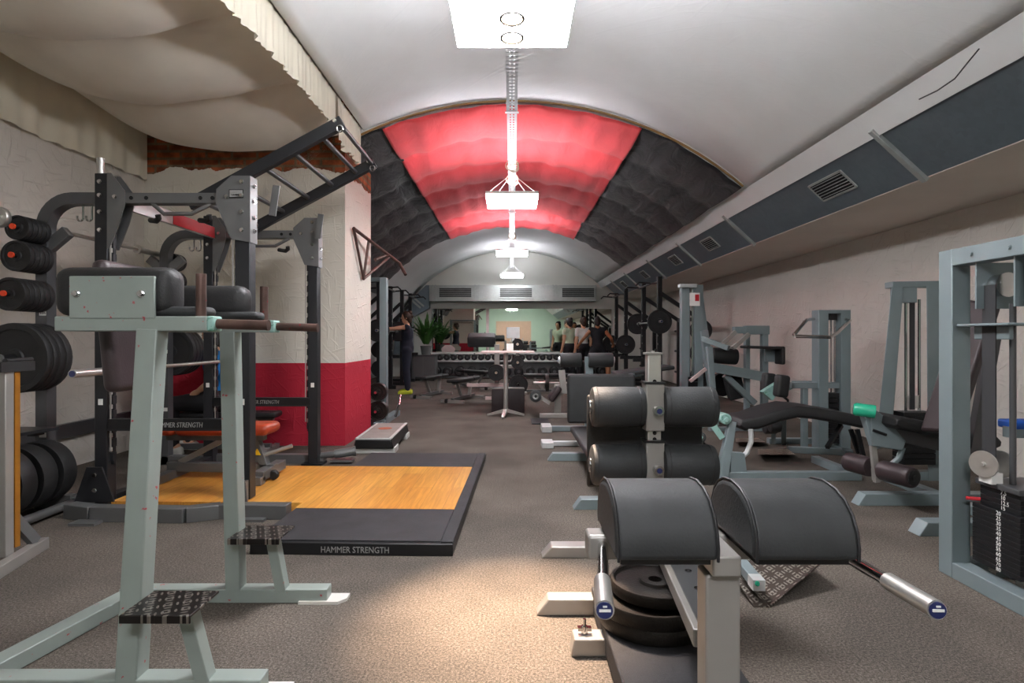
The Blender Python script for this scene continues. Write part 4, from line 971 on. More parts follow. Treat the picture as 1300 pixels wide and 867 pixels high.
def padslab(pts, wy, th, nm, m, par, y):
    "upholstered slab swept along a side profile of pixel points at distance y"
    Q = [P(px, py, y) for px, py in pts]; b = MB(); n = len(Q); rings = []
    for i, q in enumerate(Q):
        t = (Q[min(i+1, n-1)]-Q[max(i-1, 0)]).normalized(); u = V((-t.z, 0, t.x)); u = u if u.z > 0 else -u
        k = .55 if i in (0, n-1) else 1.0
        rings.append([q+V((0, a*wy/2, 0))+u*(c*th/2*k) for a, c in ((-1, -.55), (-1, .55), (-.93, .95), (-.6, 1), (.6, 1), (.93, .95), (1, .55), (1, -.55), (.9, -1), (-.9, -1))])
    vs = [v for r_ in rings for v in r_]; m_ = 10
    fs_ = [(i*m_+k, i*m_+(k+1) % m_, (i+1)*m_+(k+1) % m_, (i+1)*m_+k) for i in range(n-1) for k in range(m_)]
    b._add(vs, fs_+[tuple(range(m_))[::-1], tuple(range((n-1)*m_, n*m_))])
    return b.build(nm, m, par, bevel=.006, ang=50)
padslab([(929, 533), (934, 535), (950, 533), (975, 524), (998, 519), (1020, 521), (1060, 528), (1078, 532), (1084, 533)], .42, .10, 'bench_pad', 'black_vinyl', lc, 4.92)
b = MB(); pbar(b, (1068, 540, 4.85), (1050, 568, 4.7), .03); pbar(b, (1088, 545, 4.7), (1096, 580, 4.7), .03); pbar(b, (1080, 545, 5.0), (1090, 575, 5.0), .03); b.build('pad_leg', 'black_paint', lc)
b = MB(); b.bar((2.77, 4.6, .035), (2.77, 5.2, .035), .07, .06); b.bar((1.75, 4.55, .035), (1.75, 5.15, .035), .07, .06); b.build('side_beam', BG, lc)
# ---- leg extension machine with seat back
lx = thing('leg_extension_machine', 'blue grey leg extension machine with teal pivot cap, brown roller and brown seat back', 'gym machine', (3.0, 4.0, 0))
b = MB(); foot(b, 2.36, 3.5, 3.92, .09, .08); b.build('foot_beam', BG, lx, bevel=.004)
b = MB(); foot(b, 2.35, 3.3, 3.33, .10, .08); b.build('foot_beam', BG, lx, bevel=.004)
yt = 4.6
b = MB(); b._add([P(x, y_, yy) for yy in (yt-.05, yt+.05) for x, y_ in ((1132, 364), (1147, 364), (1131, 640-75), (1112, 565))], [(0, 1, 2, 3), (7, 6, 5, 4), (0, 4, 5, 1), (1, 5, 6, 2), (2, 6, 7, 3), (3, 7, 4, 0)]); b.build('tower_post', BG, lx, bevel=.005)
b = MB(); b._add([P(x, y_, yy) for yy in (yt-.05, yt+.05) for x, y_ in ((1176, 357), (1193, 357), (1200, 612), (1178, 612))], [(0, 1, 2, 3), (7, 6, 5, 4), (0, 4, 5, 1), (1, 5, 6, 2), (2, 6, 7, 3), (3, 7, 4, 0)]); b.build('tower_post', BG, lx, bevel=.005)
b = MB(); pbar(b, (1128, 362, yt), (1194, 361, yt), .10, .05); b.box(P(1147, 372, yt), (.16, .09, .16)); b.build('tower_head', BG, lx, bevel=.005)
b = MB()
for x in (1150, 1167): ptube(b, [(x, 380, yt), (x, 560, yt)], .011)
b.build('guide_rod', 'chrome', lx)
b = MB(); pbar(b, (1158, 380, yt-.03), (1158, 520, yt-.03), .04, .008, (0, 1, 0)); b.build('lift_belt', 'belt', lx)
b = MB(); b.box(P(1158, 510, yt), (.07, .05, .1)); b.build('stack_yoke', 'brushed_steel', lx)
q0, q1 = P(1140, 522, yt), P(1180, 588, yt)
for i in range(9):
    b = MB(); z = q0.z-(i+.5)*(q0.z-q1.z)/9; b.box(((q0.x+q1.x)/2, yt, z), (q1.x-q0.x, .14, (q0.z-q1.z)/9-.004)); b.build('stack_plate', 'black_paint', lx, bevel=.002)
b = MB(); b.bar((3.0, yt, .035), (3.65, yt, .035), .09, .07); b.bar((3.0, yt, .03), (3.0, 3.35, .03), .08, .06); b.build('base_beam', BG, lx, bevel=.005)
# seat, back and lever
padslab([(1114, 531), (1120, 532), (1160, 540), (1200, 548), (1235, 556), (1240, 557)], .40, .09, 'seat_pad', 'black_vinyl', lx, 3.95)
b = MB(); pbar(b, (1125, 548, 3.95), (1240, 575, 3.95), .07, .09); b.build('seat_beam', 'rackgrey_paint', lx, bevel=.005)
bk = [(1171, 548, 3.75), (1216, 550, 3.55), (1268, 388, 3.55), (1224, 380, 3.75)]
Q = [P(*p) for p in bk]; n_ = (Q[1]-Q[0]).cross(Q[3]-Q[0]).normalized()
b = MB(); b._add([q+n_*.035 for q in Q]+[q-n_*.035 for q in Q], [(0, 1, 2, 3), (7, 6, 5, 4), (0, 4, 5, 1), (1, 5, 6, 2), (2, 6, 7, 3), (3, 7, 4, 0)]); b.build('back_pad', 'brown_vinyl', lx, bevel=.02, seg=3)
b = MB(); pbar(b, (1236, 570, 3.72), (1262, 420, 3.72), .07, .05); b.build('back_post', 'rackgrey_paint', lx)
b = MB(); pbar(b, (1100, 523, 3.95), (1114, 568, 3.95), .08, .06); b._add([P(x, y_, yy) for yy in (3.9, 3.96) for x, y_ in ((1105, 515), (1122, 528), (1150, 560), (1146, 572), (1106, 566))], [(0, 1, 2, 3, 4), (9, 8, 7, 6, 5)]+[(i, (i+1) % 5, 5+(i+1) % 5, 5+i) for i in range(5)]); b.build('lever_arm', BG, lx, bevel=.005)
b = MB(); b.lathe([(0, -.07), (.035, -.07), (.045, -.055), (.045, .06), (0, .06)], P(1098, 521, 3.92), (.9, -.45, -.1), 20); b.build('pivot_cap', 'teal_cap', lx)
b = MB(); pbar(b, (1108, 566, 3.93), (1113, 612, 3.93), .035, .03); pbar(b, (1113, 595, 3.93), (1114, 610, 3.93), .05, .045); b.build('roller_arm', 'silver_paint', lx)
ax_ = V((.26, -.966, 0)).normalized(); c = P(1113, 595, 3.93)
for s0, s1 in ((-.24, -.045), (.04, .27)):
    b = MB(); roller(b, c+ax_*s0, c+ax_*s1, .068, .012); r = b.build('ankle_roller', 'brown_vinyl', lx)
    b = MB(); e = c+ax_*(s1 if s1 > 0 else s0); b.lathe([(0, 0), (.05, 0), (.05, .006), (.018, .006), (.018, .014), (0, .014)], e, ax_ if s1 > 0 else -ax_, 18); b.build('roller_end', 'black_plastic', r)
b = MB(); ptube(b, [(1146, 568, 3.93), (1141, 582, 3.93), (1131, 590, 3.95)], .02); b.build('range_quadrant', BG, lx)
b = MB(); ptube(b, [(1108, 546, 3.9), (1125, 552, 3.9)], .01); b.build('release_pin', 'black_plastic', lx)
# ---- big weight stack machine at the right edge
wm = thing('weight_stack_machine', 'blue grey weight stack machine with black belt and numbered plates at the right edge', 'gym machine', (2.3, 2.3, 0))
X0 = 2.14
def rb(y0, y1, z0, z1, x0, x1, nm, m, par=wm, bev=.004):
    b = MB(); b.box(((x0+x1)/2, (y0+y1)/2, (z0+z1)/2), (abs(x1-x0), abs(y1-y0), abs(z1-z0))); return b.build(nm, m, par, bevel=bev)
rb(2.715, 2.80, 0, 1.57, 2.10, 2.19, 'frame_post', BG); rb(1.62, 1.705, 0, 1.57, 2.10, 2.19, 'frame_post', BG)
k = rb(1.705, 2.715, 1.49, 1.57, 2.10, 2.19, 'top_beam', BG); rb(1.705, 2.715, 0, .075, 2.10, 2.19, 'bottom_beam', BG)
b = MB()
for y in (2.6, 2.40, 1.95): b.bolt((2.098, y, 1.53), (-1, 0, 0), .008, .006)
b.build('bolt', BG, k)
rb(2.715, 2.80, 0, .075, 2.19, 3.0, 'side_beam', BG); rb(1.62, 1.705, 0, .075, 2.19, 3.0, 'side_beam', BG)
rb(1.6, 2.8, 0, .07, 2.92, 3.0, 'rear_beam', BG)
for y in (2.60, 2.40, 2.30): rb(y-.004, y+.004, 1.28, 1.49, 2.12, 2.30, 'pulley_cheek', BG, bev=0)
rb(2.30, 2.32, 1.30, 1.50, 2.10, 2.3, 'cover_plate', BG); rb(1.9, 2.30, 1.32, 1.50, 2.15, 2.17, 'cover_plate', BG)
k = rb(2.42, 2.70, 1.20, 1.212, 2.11, 2.28, 'support_shelf', BG); rb(2.47, 2.66, 1.14, 1.20, 2.16, 2.18, 'shelf_bracket', BG, k)
rb(1.95, 2.36, 1.20, 1.212, 2.14, 2.28, 'support_shelf', BG)
b = MB(); b.lathe([(0, -.035), (.055, -.035), (.05, -.025), (.05, .025), (.055, .035), (0, .035)], (2.215, 2.572, 1.385), (0, 1, 0), 24); b.build('top_pulley', 'chrome', wm)
b = MB(); b.box((2.158, 2.572, .985), (.006, .072, .80)); b.build('lift_belt', 'belt', wm)
for y in (2.545, 2.425, 2.385):
    b = MB(); b.tube([(2.215, y-.03, .08), (2.215, y-.03, 1.3)], .0125 if y > 2.4 else .016, 14); b.build('guide_rod', 'brushed_steel' if y < 2.5 else 'rackgrey_paint', wm)
# stack
n1 = ['7.5', '10', '12.5', '15']; n2 = ['20', '25', '30', '35', '40', '45', '50', '55', '60', '65', '70', '80']
z = .475; sy0, sy1 = 2.42, 2.63
b = MB(); b.box((2.27, (sy0+sy1)/2, z+.012), (.24, sy1-sy0+.02, .024)); hd = b.build('stack_head', 'rackgrey_paint', wm, bevel=.003)
b = MB(); b.box((2.155, 2.56, z+.045), (.05, .07, .05)); b.build('pulley_bracket', 'white_label', hd)
b = MB()
for s in (-.022, .022): b.lathe([(0, -.004), (.058, -.004), (.06, 0), (.058, .004), (0, .004)], (2.118, 2.555, z+.105), (-.93, -.36, 0), 28) if s < 0 else b.lathe([(0, -.004), (.058, -.004), (.06, 0), (.058, .004), (0, .004)], (2.20, 2.56, z+.105), (-.93, -.36, 0), 28)
b.bolt((2.114, 2.553, z+.105), (-.93, -.36, 0), .009, .012); b.build('stack_pulley', 'brushed_steel', hd)
b = MB(); b.tube([(2.215, 2.40, z+.02), (2.215, 2.40, z+.085)], .02, 12); b.build('rod_bushing', 'bronze_grip', hd)
hh = .0225
for i, t in enumerate(n1+n2):
    small = i < 4; h_ = .0225
    x0 = 2.165 if small else 2.145; e = 0 if small else .02
    zc = z-(i+.5)*h_
    b = MB(); b.box(((x0+2.39)/2, (sy0+sy1)/2, zc), (2.39-x0, sy1-sy0+2*e, h_-.002)); pl_ = b.build('stack_plate', 'black_paint', wm, bevel=.0012)
    text_mesh(t, .026, (x0-.001, (sy0+sy1)/2-.005, zc-.009), (0, -1, 0), (0, 0, 1), .001).build('plate_number', 'white_print', pl_)
b = MB(); b.tube([(2.12, 2.655, .40), (2.20, 2.62, .40)], .008, 10); b.build('selector_pin', 'red_plastic', wm)
b = MB()
for y in (2.46, 2.60):
    for k_ in range(5): b.lathe([(.012, -.004), (.018, 0), (.012, .004)], (2.2, y, .082+k_*.0095), (0, 0, 1), 14)
    b.tube([(2.2, y, .06), (2.2, y, .125)], .010, 10)
b.build('buffer_spring', 'brushed_steel', wm)
b = MB(); pad(b, (2.52, 2.72, .735), (.32, .10, .04), r=.01); b.build('foam_pad', 'blue_foam', wm)
b = MB(); b.bar((2.35, 2.7, .70), (3.0, 2.7, .70), .05, .05); b.bar((2.96, 2.7, .70), (2.96, 2.7, .03), .05, .05, (0, 1, 0)); b.build('foam_bracket', BG, wm)
# ---- seated row / pulldown tower against the right wall
tw = thing('seated_row_machine', 'blue grey seated machine with chrome hoop handle and weight tower against the right wall', 'gym machine', (3.2, 5.9, 0))
y0, y1 = 5.72, 6.12
for x, w in ((1041, .1), (1069, .1)):
    b = MB(); pbar(b, (x, 397, y0), (x, 575, y0), .095, .14); b.build('tower_post', BG, tw, bevel=.004)
b = MB(); pbar(b, (1035, 396, y0), (1075, 396, y0), .14, .035); b.build('tower_head', BG, tw, bevel=.004)
b = MB()
for x in (1050, 1055, 1060): ptube(b, [(x, 400, y0+.02), (x, 560, y0+.02)], .008, 8)
b.build('guide_rod', 'chrome', tw)
b = MB(); b.box(P(1056, 402, y0), (.07, .06, .07)); b.build('pulley_block', 'black_plastic', tw)
qa, qb = P(1039, 498, y0+.01), P(1061, 562, y0+.01)
for i in range(10):
    b = MB(); b.box(((qa.x+qb.x)/2, y0+.01, qa.z-(i+.5)*(qa.z-qb.z)/10), (qb.x-qa.x, .12, (qa.z-qb.z)/10-.005)); b.build('stack_plate', 'black_paint', tw, bevel=.002)
b = MB(); ptube(b, [(1033, 405, 5.72), (1024, 406, 5.6), (1008, 425, 5.2), (1010, 427, 5.18), (1054, 428, 5.18), (1062, 423, 5.25), (1079, 407, 5.6), (1068, 404, 5.70)], .016, 10); b.build('hoop_handle', 'chrome', tw)
b = MB(); pbar(b, (1003, 489, y0-.02), (1064, 489, y0-.02), .06, .06); pbar(b, (1005, 487, 6.2), (1038, 487, 6.1), .06, .06); b.build('seat_frame', BG, tw, bevel=.004)
for x, ya, yb in ((1021, 493, 574), (995, 530, 562)):
    b = MB(); pbar(b, (x, ya, y0), (x, yb, y0 if x > 1000 else 6.1), .05, .06); b.build('frame_leg', BG, tw, bevel=.004)
b = MB(); b.bar(G(1000, 574)+V((0, 0, .03)), G(1082, 578)+V((0, 0, .03)), .07, .06); b.bar(G(975, 563)+V((0, 0, .03)), G(1036, 563)+V((0, 0, .03)), .07, .06); b.bar(G(1036, 563)+V((0, 0, .03)), G(1078, 580)+V((0, 0, .03)), .07, .06); b.build('base_beam', BG, tw, bevel=.004)
for (x0, x1, ya, yb) in ((962, 1006, 570, 577), (934, 968, 556, 561)):
    b = MB(); b._add([G(x0, ya, .06), G(x1-6, ya, .06), G(x1+4, yb, .06), G(x0, yb, .06), G(x0, ya, .03), G(x1-6, ya, .03), G(x1+4, yb, .03), G(x0, yb, .03)], [(3, 2, 1, 0), (4, 5, 6, 7), (0, 1, 5, 4), (1, 2, 6, 5), (2, 3, 7, 6), (3, 0, 4, 7)]); b.build('foot_tread', 'tread_light', tw)
for x in (975, 992):
    b = MB(); pad(b, P(x, 490 if x > 980 else 487, 5.6 if x > 980 else 5.85), (.12, .12, .22), Euler((0, .12, 0)), r=.03); b.build('chest_pad', 'black_vinyl', tw)
b = MB(); b.prism([(0, 0), (.16, .1), (.17, 0), (.1, -.09)], .08, P(966, 497, 5.75), (1, 0, 0), (0, 0, 1)); b.bar(P(978, 500, 5.75), P(1004, 490, 5.75), .05, .06); b.build('pad_bracket', 'mint_cap', tw, bevel=.004)
b = MB(); roller(b, P(970, 543, 5.8), P(986, 543, 5.8), .06); roller(b, P(977, 541, 5.5), P(990, 541, 5.5), .06); b.build('ankle_roller', 'black_vinyl', tw)
b = MB(); ptube(b, [(994, 503, 5.6), (1000, 508, 5.6), (1001, 516, 5.6)], .012); b.build('grip_handle', 'black_rubber', tw)
b = MB(); pbar(b, (982, 545, 5.8), (982, 562, 5.9), .04, .04); b.build('roller_post', BG, tw)
# ---- tall pulley tower
pt = thing('pulley_tower', 'tall blue grey pulley tower with a white notice on its post near the right racks', 'gym machine', (2.5, 8.0, 0))
yp = 7.9
for x, x2 in ((869, 869), (886, 886)):
    b = MB(); pbar(b, (x, 362, yp), (x2, 530 if 1 else 0, yp), .11 if x == 869 else .12, .1); b.build('tower_post', BG, pt, bevel=.004)
b = MB(); pbar(b, (862, 363, yp-.04), (883, 363, yp-.04), .12, .05); b.build('tower_head', 'white_metal', pt, bevel=.004)
b = MB(); pbar(b, (885, 365, yp+.05), (893, 425, yp), .11, .09); pbar(b, (893, 420, yp-.05), (910, 530, yp-.2), .10, .10); b.build('rear_strut', BG, pt, bevel=.004)
b = MB(); b.box(P(882, 380, yp-.068), (.14, .006, .18)); k = b.build('notice', 'white_label', pt)
b = MB(); b.box(P(885, 378, yp-.073), (.055, .004, .09)); b.build('notice_picture', 'red_plastic', k)
b = MB()
for x in (875, 879): ptube(b, [(x, 366, yp), (x, 525, yp)], .012, 8)
b.build('guide_rod', 'chrome', pt)
qa, qb = P(872, 478, yp), P(884, 528, yp)
for i in range(8):
    b = MB(); b.box(((qa.x+qb.x)/2, yp, qa.z-(i+.5)*(qa.z-qb.z)/8), (qb.x-qa.x, .12, (qa.z-qb.z)/8-.006)); b.build('stack_plate', 'black_paint', pt)
b = MB(); pbar(b, (860, 528, yp), (915, 528, yp), .08, .07); b.bar(P(888, 529, yp), P(930, 529, yp-.1), .08, .06); b.build('base_beam', BG, pt, bevel=.004)
b = MB(); pbar(b, (876, 484, yp-.2), (896, 468, yp-.2), .05, .04); b.build('angled_rail', 'pink_white', pt)
# ---- press machine with two posts
pm = thing('press_machine', 'blue grey press machine with black rolls and an L shaped arm pad', 'gym machine', (2.9, 7.1, 0))
ym = 7.0
for x, yt_, w in ((948, 425, .055), (970, 422, .075)):
    b = MB(); pbar(b, (x, yt_, ym+.1), (x, 545, ym+.1), w, .08); b.build('post', BG, pm, bevel=.004)
b = MB(); pbar(b, (945, 419, ym+.1), (975, 419, ym+.1), .1, .11); pbar(b, (931, 419, ym+.1), (947, 419, ym+.1), .09, .085); b.build('top_beam', BG, pm, bevel=.004)
for (a, c) in (((934, 421, ym), (915, 438, ym)), ((951, 424, ym-.1), (930, 442, ym-.1))):
    b = MB(); pbar(b, a, c, .05, .05); b.build('swing_arm', 'silver_paint', pm, bevel=.004)
b = MB(); pbar(b, (892, 430, ym), (925, 442, ym-.2), .07, .06); b.build('lever', BG, pm, bevel=.004)
b = MB(); pbar(b, (903, 466, ym), (968, 478, ym), .09, .115); b.build('cross_beam', BG, pm, bevel=.004)
b = MB(); pbar(b, (900, 440, ym), (908, 540, ym-.1), .07, .07); b.build('front_leg', BG, pm, bevel=.004)
b = MB(); pbar(b, (920, 476, ym+.05), (958, 512, ym+.05), .07, .07); b.build('diagonal_brace', BG, pm, bevel=.004)
b = MB(); roller(b, P(904, 451, ym+.1), P(935, 453, ym+.1), .098); b.build('pad_roll', 'black_vinyl', pm)
b = MB(); b.lathe([(0, -.03), (.15, -.03), (.15, .03), (0, .03)], P(916, 488, ym+.3), (.2, -1, 0), 24); b.build('cam_wheel', 'black_plastic', pm)
b = MB(); pad(b, P(966, 441, ym-.1), (.44, .2, .035), Euler((0, .03, 0)), r=.015); pad(b, P(990, 451, ym-.1), (.05, .2, .22), r=.02); b.build('arm_pad', 'black_vinyl', pm)
b = MB(); b.box(P(979, 451, ym), (.16, .05, .16)); b.build('pad_plate', BG, pm)
b = MB(); pad(b, P(932, 490, ym+.2), (.22, .1, .34), Euler((0, -.25, 0)), r=.03); b.build('seat_back', 'black_vinyl', pm)
b = MB(); pbar(b, (900, 545, ym), (985, 545, ym), .08, .06); b.bar(P(948, 545, ym), P(952, 535, ym+.6), .07, .06); b.build('base_beam', BG, pm, bevel=.004)
# ================================================================ back of the room
# ---- half racks
def half_rack(xf, y0, y1, xr, label, group=None, hz=1.40, top=2.3, arm=.5):
    s = 1 if xr > xf else -1
    t = thing('half_rack', label, 'rack', (xf, (y0+y1)/2, 0))
    for y in (y0, y1):
        b = MB(); b.bar((xf, y, 0), (xf, y, top), .085, .085, (0, 1, 0)); u = b.build('front_post', 'black_paint', t, bevel=.004)
        b = MB()
        for i in range(7): b.box((xf-s*.044, y-.044, .7+.16*i), (.012, .012, .03))
        b.build('post_markings', 'grey_print', u)
        b = MB(); b.bar((xr, y, 0), (xr, y, 1.55), .08, .08, (0, 1, 0)); b.build('rear_post', 'black_paint', t, bevel=.004)
        b = MB(); b.bar((xf+s*.03, y, top-.32), (xr, y, 1.50), .07, .07); b.build('diagonal_brace', 'black_paint', t, bevel=.004)
        b = MB(); b.bar((xf-s*.12, y, .04), (xr, y, .04), .08, .08); b.build('base_beam', 'black_paint', t, bevel=.004)
        for z in (.40, .85, 1.28):
            d = -1 if y == y0 else 1
            b = MB(); b.tube([(xr, y, z), (xr, y+d*.26, z)], .024, 10); b.build('plate_horn', 'black_paint', t)
        b = MB(); b.box((xf-s*.075, y, hz), (.075, .05, .03)); b.box((xf-s*.108, y, hz+.025), (.012, .05, .06)); b.build('bar_hook', 'black_plastic', t)
        b = MB(); b.bar((xf-s*.05, y, .72), (xf-s*arm, y, .72), .06, .07); b.build('safety_arm', 'black_paint', t)
    b = MB(); b.tube([(xf, y0, top-.12), (xf-s*.12, y0+.08, top-.12), (xf-s*.12, y1-.08, top-.12), (xf, y1, top-.12)], .018, 10); b.build('pull_up_bar', 'rackgrey_paint', t)
    b = MB()
    for y in (y0+.12, y1-.12): b.tube([(xf-s*.1, y, top-.12), (xf-s*.36, y, top-.10), (xf-s*.42, y, top-.16)], .016, 8)
    b.build('pull_up_grip', 'black_rubber', t)
    b = MB(); b.bar((xr, y0, 1.5), (xr, y1, 1.5), .07, .07); b.bar((xr, y0, .04), (xr, y1, .04), .07, .08); b.build('rear_beam', 'black_paint', t)
    return t
def simple_plate(c, r, w, ax, label, group, m='black_rubber'):
    return wplate('weight_plate', label, 'weight plate', c, ax, r, w, m, group, lip=.15)
half_rack(2.80, 10.8, 12.1, 3.55, 'black half rack nearest the camera on the right side')
half_rack(2.72, 13.58, 14.82, 3.4, 'black half rack next to the mirror on the right side', hz=.945)
half_rack(-2.70, 11.55, 12.65, -3.25, 'black half rack on the left side behind the woman at the barbell', top=2.28, hz=1.25, arm=.2)
half_rack(-2.63, 13.6, 14.7, -3.15, 'black half rack on the left side beside the plant', top=2.28, arm=.2)
barbell('barbell', 'barbell with large black plates racked at head height on the near right half rack', 11.45, 2.725, 1.436, 2.2)
barbell('barbell', 'barbell with large black plates racked low on the far right half rack', 14.2, 2.645, .98, 2.2)
barbell('barbell', 'barbell at shoulder height in front of the woman in navy', 12.1, -2.625, 1.28, 2.2)
for (x, z, ya, yb, who) in ((2.725, 1.436, 10.50, 12.35, 'racked high on the near right rack'), (2.645, .98, 13.25, 15.15, 'racked low on the far right rack'), (-2.625, 1.28, 11.15, 13.05, 'in front of the woman in navy')):
    for y, nm in ((ya, 'near'), (yb, 'far')):
        simple_plate((x, y, z), .225, .05, (0, 1, 0), f'large plate on the {nm} end of the barbell {who}', 'plates loaded on the back barbells')
for z, nm in ((.40, 'lowest'), (.85, 'middle'), (1.28, 'top')):
    for i in range(2):
        simple_plate((3.55, 10.8-.075-i*.06, z), .2, .05, (0, 1, 0), f'{"inner" if i == 0 else "outer"} plate on the {nm} horn of the near right rack', 'plates stored on the near right half rack')
    simple_plate((-3.25, 11.55-.075, z), .2, .05, (0, 1, 0), f'plate on the {nm} rear horn of the left rack behind the woman', 'plates stored on the left half rack')
    simple_plate((-3.15, 13.6-.075, z), .2, .05, (0, 1, 0), f'plate on the {nm} rear horn of the left rack beside the plant', 'plates stored on the plant side rack')
# ---- grey cable frame just behind the pier
cf = thing('cable_machine', 'grey cable machine frame half hidden behind the red and white pier', 'gym machine', (-1.7, 7.5, 0))
b = MB(); b.bar((-1.69, 7.5, 0), (-1.69, 7.5, 1.93), .09, .12, (0, 1, 0)); b.build('post', BG, cf, bevel=.004)
b = MB(); b.bar((-2.75, 7.7, 0), (-2.75, 7.7, 1.93), .09, .1, (0, 1, 0)); b.build('post', BG, cf, bevel=.004)
b = MB(); b.bar((-1.66, 7.5, 1.91), (-2.78, 7.7, 1.91), .09, .05); b.build('top_beam', BG, cf, bevel=.004)
b = MB(); b.tube([(-1.79, 7.55, 1.89), (-2.7, 7.68, 1.86)], .012, 8); b.tube([(-1.79, 7.52, 1.8), (-2.7, 7.68, 1.8)], .012, 8); b.build('cross_rod', 'black_paint', cf)
b = MB(); b.bar((-1.70, 7.15, .035), (-1.70, 8.4, .035), .10, .07); b.bar((-1.70, 7.5, .035), (-2.78, 7.7, .035), .08, .07); b.build('base_beam', BG, cf, bevel=.004)
for z in (.45, .21):
    b = MB(); b.tube([(-1.70, 7.45, z), (-1.72, 7.15, z)], .018, 10); b.build('plate_horn', 'chrome', cf)
    simple_plate((-1.715, 7.30, z), .115 if z > .3 else .125, .10, (0.04, 1, 0), ('upper' if z > .3 else 'lower')+' black plate on the frame post just behind the red pier', 'plates on the frame behind the pier', 'iron')
b = MB(); b.tube([(-1.62, 7.9, .05), (-1.56, 7.85, .22), (-1.56, 7.95, .34)], .02, 8); b.build('foot_lever', 'chrome', cf)
# ---- adjustable benches (one built, the others copied)
def make_bench(label):
    t = thing('flat_bench', label, 'bench', (0, 0, 0), )
    b = MB(); pad(b, (-.18, 0, .445), (.86, .28, .07), r=.03); b.build('back_pad', 'black_vinyl', t, local=True)
    b = MB(); pad(b, (.46, 0, .445), (.36, .26, .07), r=.03); b.build('seat_pad', 'black_vinyl', t, local=True)
    b = MB(); b.bar((-.55, 0, .395), (.58, 0, .395), .06, .04); b.build('pad_frame', 'gunmetal_paint', t, local=True)
    b = MB(); b.bar((.38, 0, .39), (.30, 0, .05), .07, .06, (1, 0, 0)); b.build('seat_post', 'silver_paint', t, local=True, bevel=.004)
    b = MB(); b.bar((-.35, 0, .39), (-.12, 0, .08), .06, .05, (1, 0, 0)); b.build('back_post', 'silver_paint', t, local=True, bevel=.004)
    b = MB(); b.bar((-.6, 0, .07), (.55, 0, .07), .06, .06); b.build('main_beam', 'gunmetal_paint', t, local=True, bevel=.004)
    for x in (-.58, .52):
        b = MB(); b.bar((x, -.26, .03), (x, .26, .03), .06, .06); b.build('foot', 'silver_paint', t, local=True, bevel=.004)
    b = MB(); b.lathe([(0, -.02), (.045, -.02), (.045, .02), (0, .02)], (-.64, .12, .046), (0, 1, 0), 14); b.build('wheel', 'black_rubber', t, local=True)
    return t
b0 = make_bench('black bench with silver legs near the woman, left of the other flat bench'); b0.location = (-1.55, 11.1, 0); b0.rotation_euler = (0, 0, 1.25); b0.scale = (.85,)*3
dup(b0, (-.88, 10.4, 0), 1.25, 'black bench with silver legs in the aisle between the woman and the bar table')
dup(b0, (-.85, 12.8, 0), 2.3, 'black bench closest to the left half of the dumbbell rack')
dup(b0, (.75, 11.6, 0), .1, 'black bench right of the bar table in front of the dumbbell rack')
# ---- bar table with trestle foot
bt = thing('bar_table', 'narrow high table on a single steel post with a star foot in mid aisle', 'table', (-.09, 8.25, 0))
b = MB(); b.tube([(-.09, 8.25, .08), (-.09, 8.25, .925)], .034, 14); b.build('post', 'brushed_steel', bt)
for a in (.12, PI-.12, -PI/2-.15, PI/2):
    b = MB(); b.bar((-.09, 8.25, .09), (-.09+.27*math.cos(a), 8.25+.27*math.sin(a), .02), .06, .05, w2=.035, h2=.025); b.build('star_foot', 'brushed_steel', bt)
b = MB(); b.box((-.06, 8.25, .938), (.76, .45, .025)); b.build('table_top', 'pink_white', bt, bevel=.004)
bx = MB(); bx.box((-.03, 8.25, 1.005), (.10, .08, .11)); o = bx.build('paper_box', 'white_label', bevel=.004); tag(o, 'small white box standing on the high bar table', 'box')
# black upholstered box behind the table
bb = thing('step_box', 'black upholstered box with a pale top rim behind the foot of the bar table', 'box', (-.06, 8.75, 0))
b = MB(); pad(b, (-.06, 8.80, .185), (.50, .35, .36), r=.015); b.build('body', 'brown_vinyl', bb)
b = MB(); b.box((-.06, 8.62, .372), (.5, .02, .014)); b.build('rim', 'silver_paint', bb)
# T-bar plate stand
ps = thing('plate_stand', 'pale steel plate stand with horns standing behind the bar table', 'stand', (-.15, 10.2, 0))
b = MB(); b.bar((-.27, 10.2, 0), (-.27, 10.2, 1.02), .09, .08, (0, 1, 0)); b.build('post', 'silver_paint', ps, bevel=.004)
b = MB(); b.bar((.10, 10.2, .6), (.10, 10.2, 1.05), .06, .06, (0, 1, 0)); b.bar((-.27, 10.2, .62), (.12, 10.2, .62), .06, .06); b.build('cross_post', 'silver_paint', ps, bevel=.004)
b = MB(); b.bar((-.80, 10.1, .30), (.05, 10.1, .30), .07, .06); b.bar((-.45, 9.6, .12), (.2, 9.6, .12), .10, .05); b.build('side_rail', 'pink_white', ps, bevel=.004)
b = MB(); b.bar((-.27, 9.4, .035), (-.27, 10.9, .035), .09, .07); b.build('base_beam', 'silver_paint', ps, bevel=.004)
b = MB(); pad(b, (-.55, 10.3, 1.10), (.50, .30, .20), Euler((.3, 0, 0)), r=.04); b.build('chest_pad', 'grey_vinyl', ps)
b = MB(); b.box((.02, 10.25, 1.23), (.24, .03, .20)); b.bar((.02, 10.25, 1.0), (.02, 10.25, 1.14), .05, .04); b.build('display_board', 'white_metal', ps, bevel=.004)
for (px, py, r, lb) in ((630, 473, .145, 'left black plate on the stand behind the bar table'), (657, 460, .115, 'small upper black plate on the stand behind the bar table'), (658, 488, .17, 'big lower black plate on the stand behind the bar table'), (657, 437, .10, 'topmost small black plate on the stand behind the bar table')):
    simple_plate(P(px, py, 9.95), r, .05, (0, 1, 0), lb, 'plates on the stand behind the bar table')
    b = MB(); q = P(px, py, 9.95); b.tube([q+V((0, -.06, 0)), q+V((0, .3, 0))], .022, 10); b.build('plate_horn', 'chrome', ps)
